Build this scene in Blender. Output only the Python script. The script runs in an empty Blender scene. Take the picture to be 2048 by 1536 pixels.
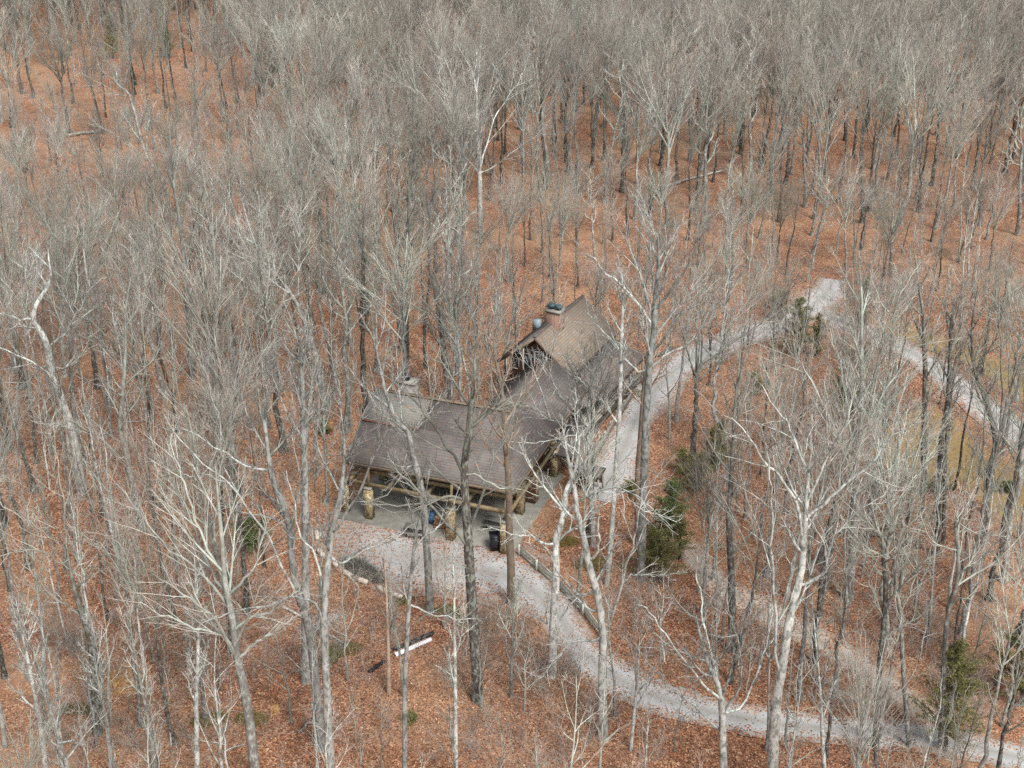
import bpy, math, random
import numpy as np

# ------------------------------------------------------------------ camera, sky, sun, exposure
sc = bpy.context.scene
F, PITCH, CAMH = 2700.0, math.radians(26.0), 63.0      # focal length in photo pixels, downward tilt, height above ground
cam_d = bpy.data.cameras.new('camera')
cam_d.sensor_width = 36.0
cam_d.lens = F / 2048 * 36.0
cam_d.clip_start, cam_d.clip_end = 1.0, 4000.0
cam = bpy.data.objects.new('camera', cam_d)
sc.collection.objects.link(cam)
cam.location = (0, 0, CAMH)
cam.rotation_euler = (math.pi / 2 - PITCH, 0, 0)
sc.camera = cam

SUN_EL, SUN_AZ = math.radians(52), math.radians(150)   # azimuth clockwise from +Y: sun behind the camera, to its right
world = bpy.data.worlds.new('World'); sc.world = world
world.use_nodes = True
wn = world.node_tree.nodes; wl = world.node_tree.links
sky = wn.new('ShaderNodeTexSky'); sky.sky_type = 'NISHITA'; sky.sun_disc = False
sky.sun_elevation = SUN_EL; sky.sun_rotation = SUN_AZ
sky.air_density = 1.0; sky.dust_density = 3.0; sky.ozone_density = 1.0
bg = wn['Background']; bg.inputs['Strength'].default_value = 0.11
hs = wn.new('ShaderNodeHueSaturation'); hs.inputs['Saturation'].default_value = 0.42      # thin overcast: a greyer sky
wl.new(sky.outputs[0], hs.inputs['Color']); wl.new(hs.outputs[0], bg.inputs['Color'])
sun_d = bpy.data.lights.new('sun', 'SUN'); sun_d.energy = 2.0; sun_d.angle = math.radians(18); sun_d.color = (1.0, 0.985, 0.96)
sun = bpy.data.objects.new('sun', sun_d); sc.collection.objects.link(sun)
sun.rotation_euler = (math.pi / 2 - SUN_EL, 0, math.pi - SUN_AZ)
sc.view_settings.view_transform = 'Standard'; sc.view_settings.look = 'None'
sc.view_settings.gamma = 1.0; sc.view_settings.use_curve_mapping = False
sc.view_settings.exposure = 1.0
sc.cycles.use_denoising = False
sc.cycles.max_bounces = 5; sc.cycles.diffuse_bounces = 3; sc.cycles.glossy_bounces = 1

rng = np.random.default_rng(7)
random.seed(7)
COL = sc.collection

# ------------------------------------------------------------------ helpers: projection of photo points on the terrain
CP, SP = math.cos(PITCH), math.sin(PITCH)

def gz(x, y):
    """gently rolling forest floor"""
    x = np.asarray(x, float); y = np.asarray(y, float)
    h = 0.45 * np.sin(x * 0.09 + 1.3) * np.sin(y * 0.075 + 0.4) + 0.25 * np.sin(x * 0.19 + y * 0.13)
    flat = np.exp(-(((x - 3) / 26.0) ** 4 + ((y - 112) / 32.0) ** 4))
    far = np.clip((y - 170) / 180.0, 0, 1) ** 2 * 5.0
    return h * (1 - flat) + far

def ray(x, y):
    u = (x - 1024) / F; v = (768 - y) / F
    return np.array([u, CP + v * SP, -SP + v * CP])

def at(x, y, z=None):
    d = ray(x, y)
    zz = 0.0 if z is None else z
    for _ in range(6):
        t = (zz - CAMH) / d[2]; p = d * t
        if z is not None: break
        zz = float(gz(p[0], p[1]))
    return np.array([p[0], p[1], zz])

def on_plane(x, y, Y):
    d = ray(x, y); t = Y / d[1]
    return np.array([d[0] * t, Y, CAMH + d[2] * t])

def pix(p):
    y, z = p[1], p[2] - CAMH
    dep = y * CP - z * SP; up = y * SP + z * CP
    return 1024 + F * p[0] / dep, 768 - F * up / dep

def in_poly(x, y, poly):
    c = False; n = len(poly); j = n - 1
    for i in range(n):
        xi, yi = poly[i]; xj, yj = poly[j]
        if (yi > y) != (yj > y) and x < (xj - xi) * (y - yi) / (yj - yi) + xi: c = not c
        j = i
    return c

# ------------------------------------------------------------------ helpers: objects
def tag(o, label=None, cat=None, group=None, kind=None):
    if label: o['label'] = label
    if cat: o['category'] = cat
    if group: o['group'] = group
    if kind: o['kind'] = kind
    return o

def empty(name, loc=(0, 0, 0), rz=0.0):
    o = bpy.data.objects.new(name, None); COL.objects.link(o)
    o.location = loc; o.rotation_euler = (0, 0, rz); o.empty_display_size = 0.3
    return o

def link(name, me, parent=None, loc=None, rot=None):
    o = bpy.data.objects.new(name, me); COL.objects.link(o)
    if parent is not None: o.parent = parent
    if loc is not None: o.location = loc
    if rot is not None: o.rotation_euler = rot
    return o

class MB:
    """collects shapes into one mesh"""
    def __init__(s): s.v = []; s.q = []; s.t = []; s.a = []; s.n = 0
    def add(s, v, quads=None, tris=None, a=None):
        v = np.asarray(v, np.float32).reshape(-1, 3)
        if quads is not None and len(quads): s.q.append(np.asarray(quads, np.int64).reshape(-1, 4) + s.n)
        if tris is not None and len(tris): s.t.append(np.asarray(tris, np.int64).reshape(-1, 3) + s.n)
        s.v.append(v); s.a.append(np.zeros(len(v), np.float32) if a is None else np.broadcast_to(np.asarray(a, np.float32), (len(v),)))
        s.n += len(v); return s
    def box(s, c, d, M=None, a=None):
        x, y, z = d[0] / 2, d[1] / 2, d[2] / 2
        v = np.array([[-x, -y, -z], [x, -y, -z], [x, y, -z], [-x, y, -z], [-x, -y, z], [x, -y, z], [x, y, z], [-x, y, z]])
        if M is not None: v = v @ np.asarray(M).T
        return s.add(v + np.asarray(c), [[0, 3, 2, 1], [4, 5, 6, 7], [0, 1, 5, 4], [1, 2, 6, 5], [2, 3, 7, 6], [3, 0, 4, 7]], a=a)
    def bar(s, p, q, w, h):
        """box beam from p to q"""
        p = np.asarray(p, float); q = np.asarray(q, float); d = q - p; L = np.linalg.norm(d); d /= L
        ref = np.array([0, 0, 1.0]) if abs(d[2]) < .95 else np.array([1.0, 0, 0])
        sd = np.cross(d, ref); sd /= np.linalg.norm(sd); up = np.cross(sd, d)
        return s.box((p + q) / 2, (w, L, h), np.stack([sd, d, up], 1))
    def slab(s, poly, thick):
        """closed slab under a planar polygon"""
        P = np.asarray(poly, float); n = len(P)
        nv = np.cross(P[1] - P[0], P[2] - P[0]); nv /= np.linalg.norm(nv)
        if nv[2] < 0: P = P[::-1]; nv = -nv
        v = np.concatenate([P, P - nv * thick])
        side = [[i, n + i, n + (i + 1) % n, (i + 1) % n] for i in range(n)]
        if n == 4: return s.add(v, [[0, 1, 2, 3], [7, 6, 5, 4]] + side)
        return s.add(v, side, [[0, 1, 2], [5, 4, 3]])
    def lathe(s, prof, c=(0, 0, 0), seg=14):
        prof = np.asarray(prof, float); k = len(prof)
        a = np.arange(seg) * 2 * math.pi / seg
        v = np.stack([np.stack([r * np.cos(a), r * np.sin(a), np.full(seg, z)], 1) for r, z in prof]).reshape(-1, 3) + np.asarray(c)
        q = [[i * seg + j, i * seg + (j + 1) % seg, (i + 1) * seg + (j + 1) % seg, (i + 1) * seg + j] for i in range(k - 1) for j in range(seg)]
        return s.add(v, q)
    def mesh(s, name, mat=None, smooth=False, lev=False):
        v = np.concatenate(s.v); nq = sum(len(x) for x in s.q); nt = sum(len(x) for x in s.t)
        loops = []
        if nq: loops.append(np.concatenate(s.q).ravel())
        if nt: loops.append(np.concatenate(s.t).ravel())
        loops = np.concatenate(loops).astype(np.int32)
        starts = np.concatenate([np.arange(nq) * 4, nq * 4 + np.arange(nt) * 3]).astype(np.int32)
        me = bpy.data.meshes.new(name)
        me.vertices.add(len(v)); me.vertices.foreach_set('co', v.ravel())
        me.loops.add(len(loops)); me.loops.foreach_set('vertex_index', loops)
        me.polygons.add(nq + nt); me.polygons.foreach_set('loop_start', starts)
        if smooth: me.polygons.foreach_set('use_smooth', np.ones(nq + nt, bool))
        if lev:
            at_ = me.attributes.new('lev', 'FLOAT', 'POINT'); at_.data.foreach_set('value', np.concatenate(s.a))
        me.update(calc_edges=True)
        if mat is not None: me.materials.append(mat)
        return me
    def build(s, name, mat=None, parent=None, **k):
        return link(name, s.mesh(name, mat, **k), parent)

# ------------------------------------------------------------------ materials
def new_mat(name, rough=0.85):
    m = bpy.data.materials.new(name); m.use_nodes = True
    nt = m.node_tree; b = nt.nodes['Principled BSDF']
    b.inputs['Roughness'].default_value = rough; b.inputs['Specular IOR Level'].default_value = 0.25
    return m, nt, b

def node(nt, t, **k):
    n = nt.nodes.new(t)
    for a, v in k.items(): setattr(n, a, v)
    return n

def ramp(nt, stops, interp='LINEAR'):
    r = node(nt, 'ShaderNodeValToRGB'); cr = r.color_ramp; cr.interpolation = interp
    while len(cr.elements) < len(stops): cr.elements.new(0.5)
    for e, (p, c) in zip(cr.elements, stops): e.position = p; e.color = (*c, 1)
    return r

def mixc(nt, fac, a, b, mode='MIX'):
    m = node(nt, 'ShaderNodeMix', data_type='RGBA', blend_type=mode)
    for sock, v in ((m.inputs[0], fac), (m.inputs[6], a), (m.inputs[7], b)):
        if hasattr(v, 'is_linked') or hasattr(v, 'links'): nt.links.new(v, sock)
        elif isinstance(v, (int, float)): sock.default_value = v
        else: sock.default_value = (*v, 1)
    return m.outputs[2]

def noise(nt, scale, detail=3, co=None, rough=0.55):
    n = node(nt, 'ShaderNodeTexNoise'); n.inputs['Scale'].default_value = scale; n.inputs['Detail'].default_value = detail
    n.inputs['Roughness'].default_value = rough
    if co is not None: nt.links.new(co, n.inputs['Vector'])
    return n

def maprange(nt, v, a, b, c=0.0, d=1.0):
    m = node(nt, 'ShaderNodeMapRange'); nt.links.new(v, m.inputs[0])
    for i, x in enumerate((a, b, c, d)): m.inputs[i + 1].default_value = x
    return m.outputs[0]

def bump(nt, b, h, strength=0.5, dist=0.05):
    n = node(nt, 'ShaderNodeBump'); n.inputs['Strength'].default_value = strength; n.inputs['Distance'].default_value = dist
    nt.links.new(h, n.inputs['Height']); nt.links.new(n.outputs[0], b.inputs['Normal'])

def coords(nt, kind='Object'):
    return node(nt, 'ShaderNodeTexCoord').outputs[kind]

LEAF_COLS = [(0.0, (0.08, 0.037, 0.024)), (0.22, (0.165, 0.071, 0.039)), (0.5, (0.27, 0.115, 0.059)),
             (0.78, (0.36, 0.18, 0.097)), (1.0, (0.53, 0.36, 0.23))]

def leaf_color(nt, co):
    """one random tone per leaf-sized cell"""
    w = noise(nt, 3.0, 2, co)
    vm = node(nt, 'ShaderNodeVectorMath', operation='MULTIPLY_ADD'); nt.links.new(w.outputs['Color'], vm.inputs[0])
    vm.inputs[1].default_value = (0.25, 0.25, 0.0); nt.links.new(co, vm.inputs[2])
    v = node(nt, 'ShaderNodeTexVoronoi'); v.inputs['Scale'].default_value = 9.0; nt.links.new(vm.outputs[0], v.inputs['Vector'])
    sep = node(nt, 'ShaderNodeSeparateColor'); nt.links.new(v.outputs['Color'], sep.inputs[0])
    r = ramp(nt, LEAF_COLS); nt.links.new(sep.outputs[0], r.inputs[0])
    n1 = noise(nt, 0.09, 5, co); n2 = noise(nt, 0.5, 5, co, .65)
    c = mixc(nt, maprange(nt, n1.outputs[0], 0.42, 0.64, 0.0, 0.6), r.outputs[0], (0.36, 0.225, 0.135))
    c = mixc(nt, maprange(nt, n2.outputs[0], 0.5, 0.68, 0.0, 0.65), c, (0.13, 0.075, 0.05))
    return c, v, sep

m_ground, nt, b = new_mat('leaf_litter_ground')
co = coords(nt)
c, v, sep = leaf_color(nt, co)
nt.links.new(c, b.inputs['Base Color']); bump(nt, b, v.outputs['Distance'], 0.6, 0.08)

def gravel_mat(name, base, dark, leafiness):
    m, nt, b = new_mat(name)
    co = coords(nt)
    n1 = noise(nt, 0.35, 5, co); n2 = noise(nt, 14, 2, co)
    r = ramp(nt, [(0.3, dark), (0.7, base)]); nt.links.new(n1.outputs[0], r.inputs[0])
    g = mixc(nt, maprange(nt, n2.outputs[0], 0.3, 0.7, 0, 0.5), r.outputs[0], tuple(min(1, x * 1.2) for x in base))
    ra = node(nt, 'ShaderNodeAttribute', attribute_name='lev'); rr = ramp(nt, [(0.0, (.72, .69, .64)), (.3, (.92, .91, .89)), (.52, (1.12, 1.12, 1.12)), (.72, (1.0, 1.0, .99)), (1.0, (.80, .77, .72))])
    nt.links.new(ra.outputs['Fac'], rr.inputs[0]); g = mixc(nt, 1.0, g, rr.outputs[0], 'MULTIPLY')
    lc, v, sep = leaf_color(nt, co)
    # leaves blown on the gravel, more of them towards the edge of the track
    ea = node(nt, 'ShaderNodeAttribute', attribute_name='lev')
    n3 = noise(nt, 0.5, 4, co, 0.65)
    edge = maprange(nt, ea.outputs['Fac'], 0.0, 0.8, 0.7, leafiness)
    add = node(nt, 'ShaderNodeMath', operation='MULTIPLY_ADD'); nt.links.new(n3.outputs[0], add.inputs[0]); add.inputs[1].default_value = 0.9
    sub = node(nt, 'ShaderNodeMath', operation='SUBTRACT'); nt.links.new(edge, sub.inputs[0]); sub.inputs[1].default_value = 0.45
    nt.links.new(sub.outputs[0], add.inputs[2])
    lt = node(nt, 'ShaderNodeMath', operation='LESS_THAN'); nt.links.new(sep.outputs[1], lt.inputs[0]); nt.links.new(add.outputs[0], lt.inputs[1])
    nt.links.new(mixc(nt, lt.outputs[0], g, lc), b.inputs['Base Color'])
    bump(nt, b, n2.outputs[0], 0.4, 0.03)
    return m

m_gravel = gravel_mat('gravel', (0.365, 0.365, 0.355), (0.275, 0.27, 0.26), 0.0)
m_lot = gravel_mat('gravel_lot', (0.34, 0.335, 0.32), (0.255, 0.245, 0.23), 0.05)
m_trail = gravel_mat('trail_gravel', (0.36, 0.325, 0.28), (0.26, 0.215, 0.17), 0.15)

m_grass, nt, b = new_mat('winter_grass')
co = coords(nt)
n1 = noise(nt, 0.3, 4, co); n2 = noise(nt, 9, 3, co)
r = ramp(nt, [(0.3, (0.20, 0.14, 0.06)), (0.5, (0.215, 0.17, 0.07)), (0.75, (0.155, 0.145, 0.055))]); nt.links.new(n1.outputs[0], r.inputs[0])
g = mixc(nt, maprange(nt, n2.outputs[0], 0.3, 0.7, 0, 0.6), r.outputs[0], (0.33, 0.21, 0.09))
lc, v, sep = leaf_color(nt, co)
ea = node(nt, 'ShaderNodeAttribute', attribute_name='lev')
lt = node(nt, 'ShaderNodeMath', operation='LESS_THAN'); nt.links.new(sep.outputs[1], lt.inputs[0]); nt.links.new(maprange(nt, ea.outputs['Fac'], 0, .5, 0.7, 0.1), lt.inputs[1])
nt.links.new(mixc(nt, lt.outputs[0], g, lc), b.inputs['Base Color']); bump(nt, b, n2.outputs[0], 0.6, 0.05)

m_sand, nt, b = new_mat('bare_sandy_soil')
n1 = noise(nt, 1.5, 4, coords(nt)); r = ramp(nt, [(0.35, (0.36, 0.19, 0.06)), (0.65, (0.50, 0.31, 0.13))]); nt.links.new(n1.outputs[0], r.inputs[0])
nt.links.new(r.outputs[0], b.inputs['Base Color']); bump(nt, b, n1.outputs[0], 0.5)

def bark_mat(name, stops, fresh, pinks, lich=0.35, spec=4.5):
    """bark from root (lev 0) over trunk, limb and branch to twig tip (lev 1)"""
    m, nt, b = new_mat(name, 0.9)
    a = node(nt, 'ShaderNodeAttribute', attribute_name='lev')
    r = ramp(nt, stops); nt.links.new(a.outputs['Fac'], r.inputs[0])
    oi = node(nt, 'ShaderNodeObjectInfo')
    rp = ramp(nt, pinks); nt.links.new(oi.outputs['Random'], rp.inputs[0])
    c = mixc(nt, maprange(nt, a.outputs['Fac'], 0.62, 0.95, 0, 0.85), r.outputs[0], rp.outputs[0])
    co = coords(nt)
    mp = node(nt, 'ShaderNodeMapping'); mp.inputs['Scale'].default_value = (1, 1, .45); nt.links.new(co, mp.inputs[0])
    n1 = noise(nt, spec, 5, mp.outputs[0], 0.72); n2 = noise(nt, 1.1, 3, co)
    c = mixc(nt, maprange(nt, n1.outputs[0], 0.50, 0.56, 0, lich), c, fresh)
    dk = maprange(nt, n2.outputs[0], 0.35, 0.65, 0.68, 1.2)
    rr_ = node(nt, 'ShaderNodeTexWhiteNoise', noise_dimensions='1D'); nt.links.new(oi.outputs['Random'], rr_.inputs['W'])
    vm = node(nt, 'ShaderNodeVectorMath', operation='SCALE'); nt.links.new(c, vm.inputs[0])
    ml = node(nt, 'ShaderNodeMath', operation='MULTIPLY'); nt.links.new(dk, ml.inputs[0]); nt.links.new(maprange(nt, rr_.outputs[0], 0, 1, 0.58, 1.32), ml.inputs[1])
    nt.links.new(ml.outputs[0], vm.inputs['Scale']); nt.links.new(vm.outputs[0], b.inputs['Base Color'])
    bump(nt, b, n1.outputs[0], 0.5, 0.03)
    return m

PINKS = [(0.0, (0.40, 0.24, 0.20)), (0.16, (0.31, 0.215, 0.205)), (0.34, (0.33, 0.27, 0.19)), (0.5, (0.28, 0.285, 0.24)), (0.66, (0.26, 0.215, 0.225)), (0.82, (0.41, 0.255, 0.215)), (1.0, (0.37, 0.285, 0.22))]
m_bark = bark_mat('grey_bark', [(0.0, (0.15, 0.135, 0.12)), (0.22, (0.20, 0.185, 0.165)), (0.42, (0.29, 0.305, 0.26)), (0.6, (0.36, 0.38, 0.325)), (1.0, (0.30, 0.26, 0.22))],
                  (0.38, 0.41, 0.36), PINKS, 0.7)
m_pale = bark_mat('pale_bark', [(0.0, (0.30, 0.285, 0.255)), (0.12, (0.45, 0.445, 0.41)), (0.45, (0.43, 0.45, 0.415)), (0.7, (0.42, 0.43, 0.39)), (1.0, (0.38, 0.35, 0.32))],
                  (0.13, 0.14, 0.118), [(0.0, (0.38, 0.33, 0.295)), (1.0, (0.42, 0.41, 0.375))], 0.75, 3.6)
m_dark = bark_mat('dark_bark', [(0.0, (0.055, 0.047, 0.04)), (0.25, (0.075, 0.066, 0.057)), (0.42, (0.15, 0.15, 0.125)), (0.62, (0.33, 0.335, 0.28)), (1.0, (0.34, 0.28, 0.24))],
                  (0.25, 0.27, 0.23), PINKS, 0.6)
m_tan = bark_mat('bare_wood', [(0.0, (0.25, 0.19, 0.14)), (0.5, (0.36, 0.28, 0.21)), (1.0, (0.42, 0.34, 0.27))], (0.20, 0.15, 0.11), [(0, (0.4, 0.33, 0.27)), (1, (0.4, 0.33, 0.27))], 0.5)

def simple(name, col, rough=0.7, var=0.25, scale=6.0, metal=0.0, bmp=0.2):
    m, nt, b = new_mat(name, rough)
    n = noise(nt, scale, 4, coords(nt))
    lo = tuple(x * (1 - var) for x in col); hi = tuple(min(1, x * (1 + var)) for x in col)
    r = ramp(nt, [(0.3, lo), (0.7, hi)]); nt.links.new(n.outputs[0], r.inputs[0]); nt.links.new(r.outputs[0], b.inputs['Base Color'])
    b.inputs['Metallic'].default_value = metal
    if bmp: bump(nt, b, n.outputs[0], bmp, 0.03)
    return m

def shingle_mat(name, c1, c2, moss, mossy):
    m, nt, b = new_mat(name, 0.9)
    uv = node(nt, 'ShaderNodeUVMap'); 
    bt = node(nt, 'ShaderNodeTexBrick'); nt.links.new(uv.outputs[0], bt.inputs['Vector'])
    bt.inputs['Scale'].default_value = 1.0; bt.inputs['Brick Width'].default_value = 0.9; bt.inputs['Row Height'].default_value = 0.27; bt.inputs['Bias'].default_value = -0.1
    bt.inputs['Mortar Size'].default_value = 0.03; bt.inputs['Mortar Smooth'].default_value = 0.3
    bt.inputs['Color1'].default_value = (*c1, 1); bt.inputs['Color2'].default_value = (*c2, 1); bt.inputs['Mortar'].default_value = (*[x * 0.6 for x in c1], 1)
    co = coords(nt)
    n1 = noise(nt, 0.45, 5, co, 0.65); n2 = noise(nt, 5, 3, co)
    c = mixc(nt, maprange(nt, n1.outputs[0], 0.42, 0.68, 0, mossy), bt.outputs[0], moss)
    c = mixc(nt, maprange(nt, n2.outputs[0], 0.58, 0.7, 0, 0.3), c, (0.20, 0.13, 0.09))
    ms = node(nt, 'ShaderNodeMapping'); ms.inputs['Scale'].default_value = (1.6, .12, 1); nt.links.new(uv.outputs[0], ms.inputs[0])
    n3 = noise(nt, 1.0, 4, ms.outputs[0], .6); c = mixc(nt, maprange(nt, n3.outputs[0], 0.5, 0.72, 0, 0.55), c, tuple(x * .62 for x in c1))
    vl = node(nt, 'ShaderNodeTexVoronoi'); vl.inputs['Scale'].default_value = 8.0; nt.links.new(co, vl.inputs['Vector']); sl = node(nt, 'ShaderNodeSeparateColor'); nt.links.new(vl.outputs['Color'], sl.inputs[0])
    ll = node(nt, 'ShaderNodeMath', operation='LESS_THAN'); nt.links.new(sl.outputs[0], ll.inputs[0]); nt.links.new(maprange(nt, n1.outputs[0],   .35, .75, .0, .07), ll.inputs[1])
    c = mixc(nt, ll.outputs[0], c, (0.26, 0.12, 0.06))
    nt.links.new(c, b.inputs['Base Color']); bump(nt, b, bt.outputs['Fac'], -0.6, 0.04)
    return m

m_sh_brown = shingle_mat('brown_shingles', (0.128, 0.11, 0.102), (0.163, 0.143, 0.134), (0.195, 0.183, 0.162), 0.55)
m_sh_moss = shingle_mat('mossy_shingles', (0.165, 0.16, 0.14), (0.20, 0.195, 0.175), (0.20, 0.205, 0.175), 0.6)
m_sh_tan = shingle_mat('tan_shingles', (0.205, 0.168, 0.128), (0.245, 0.205, 0.162), (0.175, 0.145, 0.12), 0.6)
m_sh_grey = shingle_mat('grey_shingles', (0.135, 0.12, 0.11), (0.17, 0.155, 0.145), (0.19, 0.175, 0.15), 0.5)

m_siding, nt, b = new_mat('brown_wood_siding')
co = coords(nt); wv = node(nt, 'ShaderNodeTexWave', bands_direction='Z'); wv.inputs['Scale'].default_value = 2.4; nt.links.new(co, wv.inputs['Vector'])
n1 = noise(nt, 3, 4, co); r = ramp(nt, [(0.3, (0.09, 0.045, 0.03)), (0.7, (0.15, 0.08, 0.052))]); nt.links.new(n1.outputs[0], r.inputs[0])
nt.links.new(r.outputs[0], b.inputs['Base Color']); bump(nt, b, wv.outputs[0], 0.5, 0.03)
m_beam = simple('yellow_timber', (0.19, 0.145, 0.08), 0.7, 0.3, 3)
m_trim = simple('weathered_fascia', (0.17, 0.125, 0.085), 0.8, 0.3, 3)
m_deck = simple('weathered_deck_wood', (0.30, 0.275, 0.235), 0.85, 0.3, 3)
m_fence = simple('green_grey_fence_wood', (0.42, 0.43, 0.37), 0.85, 0.3, 3)
m_conc = simple('concrete', (0.22, 0.212, 0.18), 0.85, 0.2, 1.2)
m_dark_int = simple('dark_timber', (0.06, 0.045, 0.035), 0.8, 0.3, 3)
m_black = simple('black_plastic', (0.018, 0.02, 0.022), 0.35, 0.2, 4, bmp=0)
m_blue = simple('blue_plastic', (0.05, 0.11, 0.20), 0.4, 0.2, 4, bmp=0)
m_teal = simple('dark_teal_metal', (0.035, 0.07, 0.08), 0.5, 0.2, 4, bmp=0)
m_white = simple('white_paint', (0.72, 0.73, 0.74), 0.5, 0.08, 3, bmp=0)
m_pipe = simple('white_plastic_pipe', (0.80, 0.78, 0.80), 0.4, 0.05, 3, bmp=0)
m_skyblue = simple('pale_blue_metal', (0.22, 0.27, 0.29), 0.4, 0.1, 4, bmp=0)
m_log = simple('peeled_log', (0.48, 0.41, 0.34), 0.8, 0.25, 5)
m_firewood = simple('split_firewood', (0.30, 0.17, 0.10), 0.9, 0.4, 7)
m_glass, nt, b = new_mat('window_glass', 0.12); b.inputs['Base Color'].default_value = (0.03, 0.04, 0.05, 1); b.inputs['Specular IOR Level'].default_value = 0.6

m_stone, nt, b = new_mat('yellow_river_stone')
co = coords(nt); v = node(nt, 'ShaderNodeTexVoronoi'); v.inputs['Scale'].default_value = 5.5; nt.links.new(co, v.inputs['Vector'])
v2 = node(nt, 'ShaderNodeTexVoronoi', feature='DISTANCE_TO_EDGE'); v2.inputs['Scale'].default_value = 5.5; nt.links.new(co, v2.inputs['Vector'])
sp_ = node(nt, 'ShaderNodeSeparateColor'); nt.links.new(v.outputs['Color'], sp_.inputs[0])
r = ramp(nt, [(0.0, (0.23, 0.165, 0.085)), (0.45, (0.40, 0.315, 0.17)), (1.0, (0.56, 0.49, 0.33))]); nt.links.new(sp_.outputs[0], r.inputs[0])
nt.links.new(mixc(nt, maprange(nt, v2.outputs['Distance'], 0.02, 0.09, 0.9, 0.0), r.outputs[0], (0.12, 0.085, 0.05)), b.inputs['Base Color'])
bump(nt, b, v2.outputs['Distance'], 0.9, 0.08)

m_brick, nt, b = new_mat('red_brick')
co = coords(nt); bt = node(nt, 'ShaderNodeTexBrick'); nt.links.new(co, bt.inputs['Vector']); bt.inputs['Scale'].default_value = 4.0
bt.inputs['Color1'].default_value = (0.17, 0.085, 0.062, 1); bt.inputs['Color2'].default_value = (0.235, 0.13, 0.095, 1); bt.inputs['Mortar'].default_value = (0.3, 0.25, 0.2, 1)
nt.links.new(bt.outputs[0], b.inputs['Base Color'])

def foliage_mat(name, cols):
    m, nt, b = new_mat(name, 0.7)
    a = node(nt, 'ShaderNodeAttribute', attribute_name='lev'); r = ramp(nt, cols); nt.links.new(a.outputs['Fac'], r.inputs[0])
    nt.links.new(r.outputs[0], b.inputs['Base Color']); return m
m_cedar = foliage_mat('cedar_needles', [(0.0, (0.07, 0.075, 0.022)), (0.5, (0.135, 0.138, 0.042)), (1.0, (0.24, 0.22, 0.09))])
m_holly = foliage_mat('dark_green_needles', [(0.0, (0.05, 0.075, 0.024)), (0.5, (0.09, 0.12, 0.038)), (1.0, (0.15, 0.175, 0.07))])
m_beech = foliage_mat('orange_dry_leaves', [(0.0, (0.26, 0.085, 0.03)), (0.5, (0.42, 0.16, 0.05)), (1.0, (0.52, 0.27, 0.10))])
m_litter = foliage_mat('fallen_leaf', LEAF_COLS)
m_thatch = foliage_mat('dry_olive_grass', [(0.0, (0.10, 0.085, 0.025)), (0.5, (0.17, 0.145, 0.04)), (1.0, (0.24, 0.21, 0.07))])

# ------------------------------------------------------------------ setting: ground, drives, lot, lawn
gx = np.concatenate([np.linspace(-1500, -210, 18), np.arange(-200, 201, 2.5), np.linspace(210, 1500, 18)])
gy = np.concatenate([np.linspace(-300, 20, 8), np.arange(25, 440, 2.5), np.linspace(450, 2500, 20)])
X, Y = np.meshgrid(gx, gy)
nx_, ny_ = len(gx), len(gy)
V = np.stack([X, Y, gz(X, Y)], -1).reshape(-1, 3)
ii = (np.arange(ny_ - 1)[:, None] * nx_ + np.arange(nx_ - 1)[None, :]).ravel()
g = MB().add(V, np.stack([ii, ii + 1, ii + 1 + nx_, ii + nx_], 1)).build('forest_floor', m_ground, smooth=True)
tag(g, kind='structure')

def smooth_line(pts, n):
    P = np.asarray(pts, float); k = len(P)
    Q = np.concatenate([[2 * P[0] - P[1]], P, [2 * P[-1] - P[-2]]])
    t = np.linspace(0, k - 1 - 1e-6, n); i = t.astype(int); f = (t - i)[:, None]
    a, b, c, d = Q[i], Q[i + 1], Q[i + 2], Q[i + 3]
    return 0.5 * (2 * b + (c - a) * f + (2 * a - 5 * b + 4 * c - d) * f ** 2 + (3 * b - 3 * c + d - a) * f ** 3)

EXCL = []       # world polylines (with half width) where nothing grows
def track(name, pxs, widths, mat, dz):
    P = np.array([at(x, y)[:2] for x, y in pxs])
    L = np.sum(np.linalg.norm(np.diff(P, axis=0), axis=1)); n = int(L / 0.8) + 2
    C = smooth_line(P, n); W = np.interp(np.linspace(0, 1, n), np.linspace(0, 1, len(widths)), widths)
    T = np.gradient(C, axis=0); T /= np.linalg.norm(T, axis=1)[:, None]; N = np.stack([-T[:, 1], T[:, 0]], 1)
    m = 9; s = np.linspace(-1, 1, m)
    rag = 1 + 0.10 * np.interp(np.arange(n), np.arange(0, n, 3), rng.normal(size=len(np.arange(0, n, 3))))
    G = C[:, None, :] + N[:, None, :] * (s[None, :, None] * (W * rag)[:, None, None] * 0.5)
    Z = gz(G[..., 0], G[..., 1]) + dz
    V = np.concatenate([G, Z[..., None]], -1).reshape(-1, 3)
    i = (np.arange(n - 1)[:, None] * m + np.arange(m - 1)[None, :]).ravel()
    a = np.tile(1 - np.abs(s), n)
    o = MB().add(V, np.stack([i, i + m, i + m + 1, i + 1], 1)[:, ::-1], a=a).build(name, mat, lev=True, smooth=True)
    EXCL.append((C[::2], W[::2] / 2))
    return tag(o, kind='structure')

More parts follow.
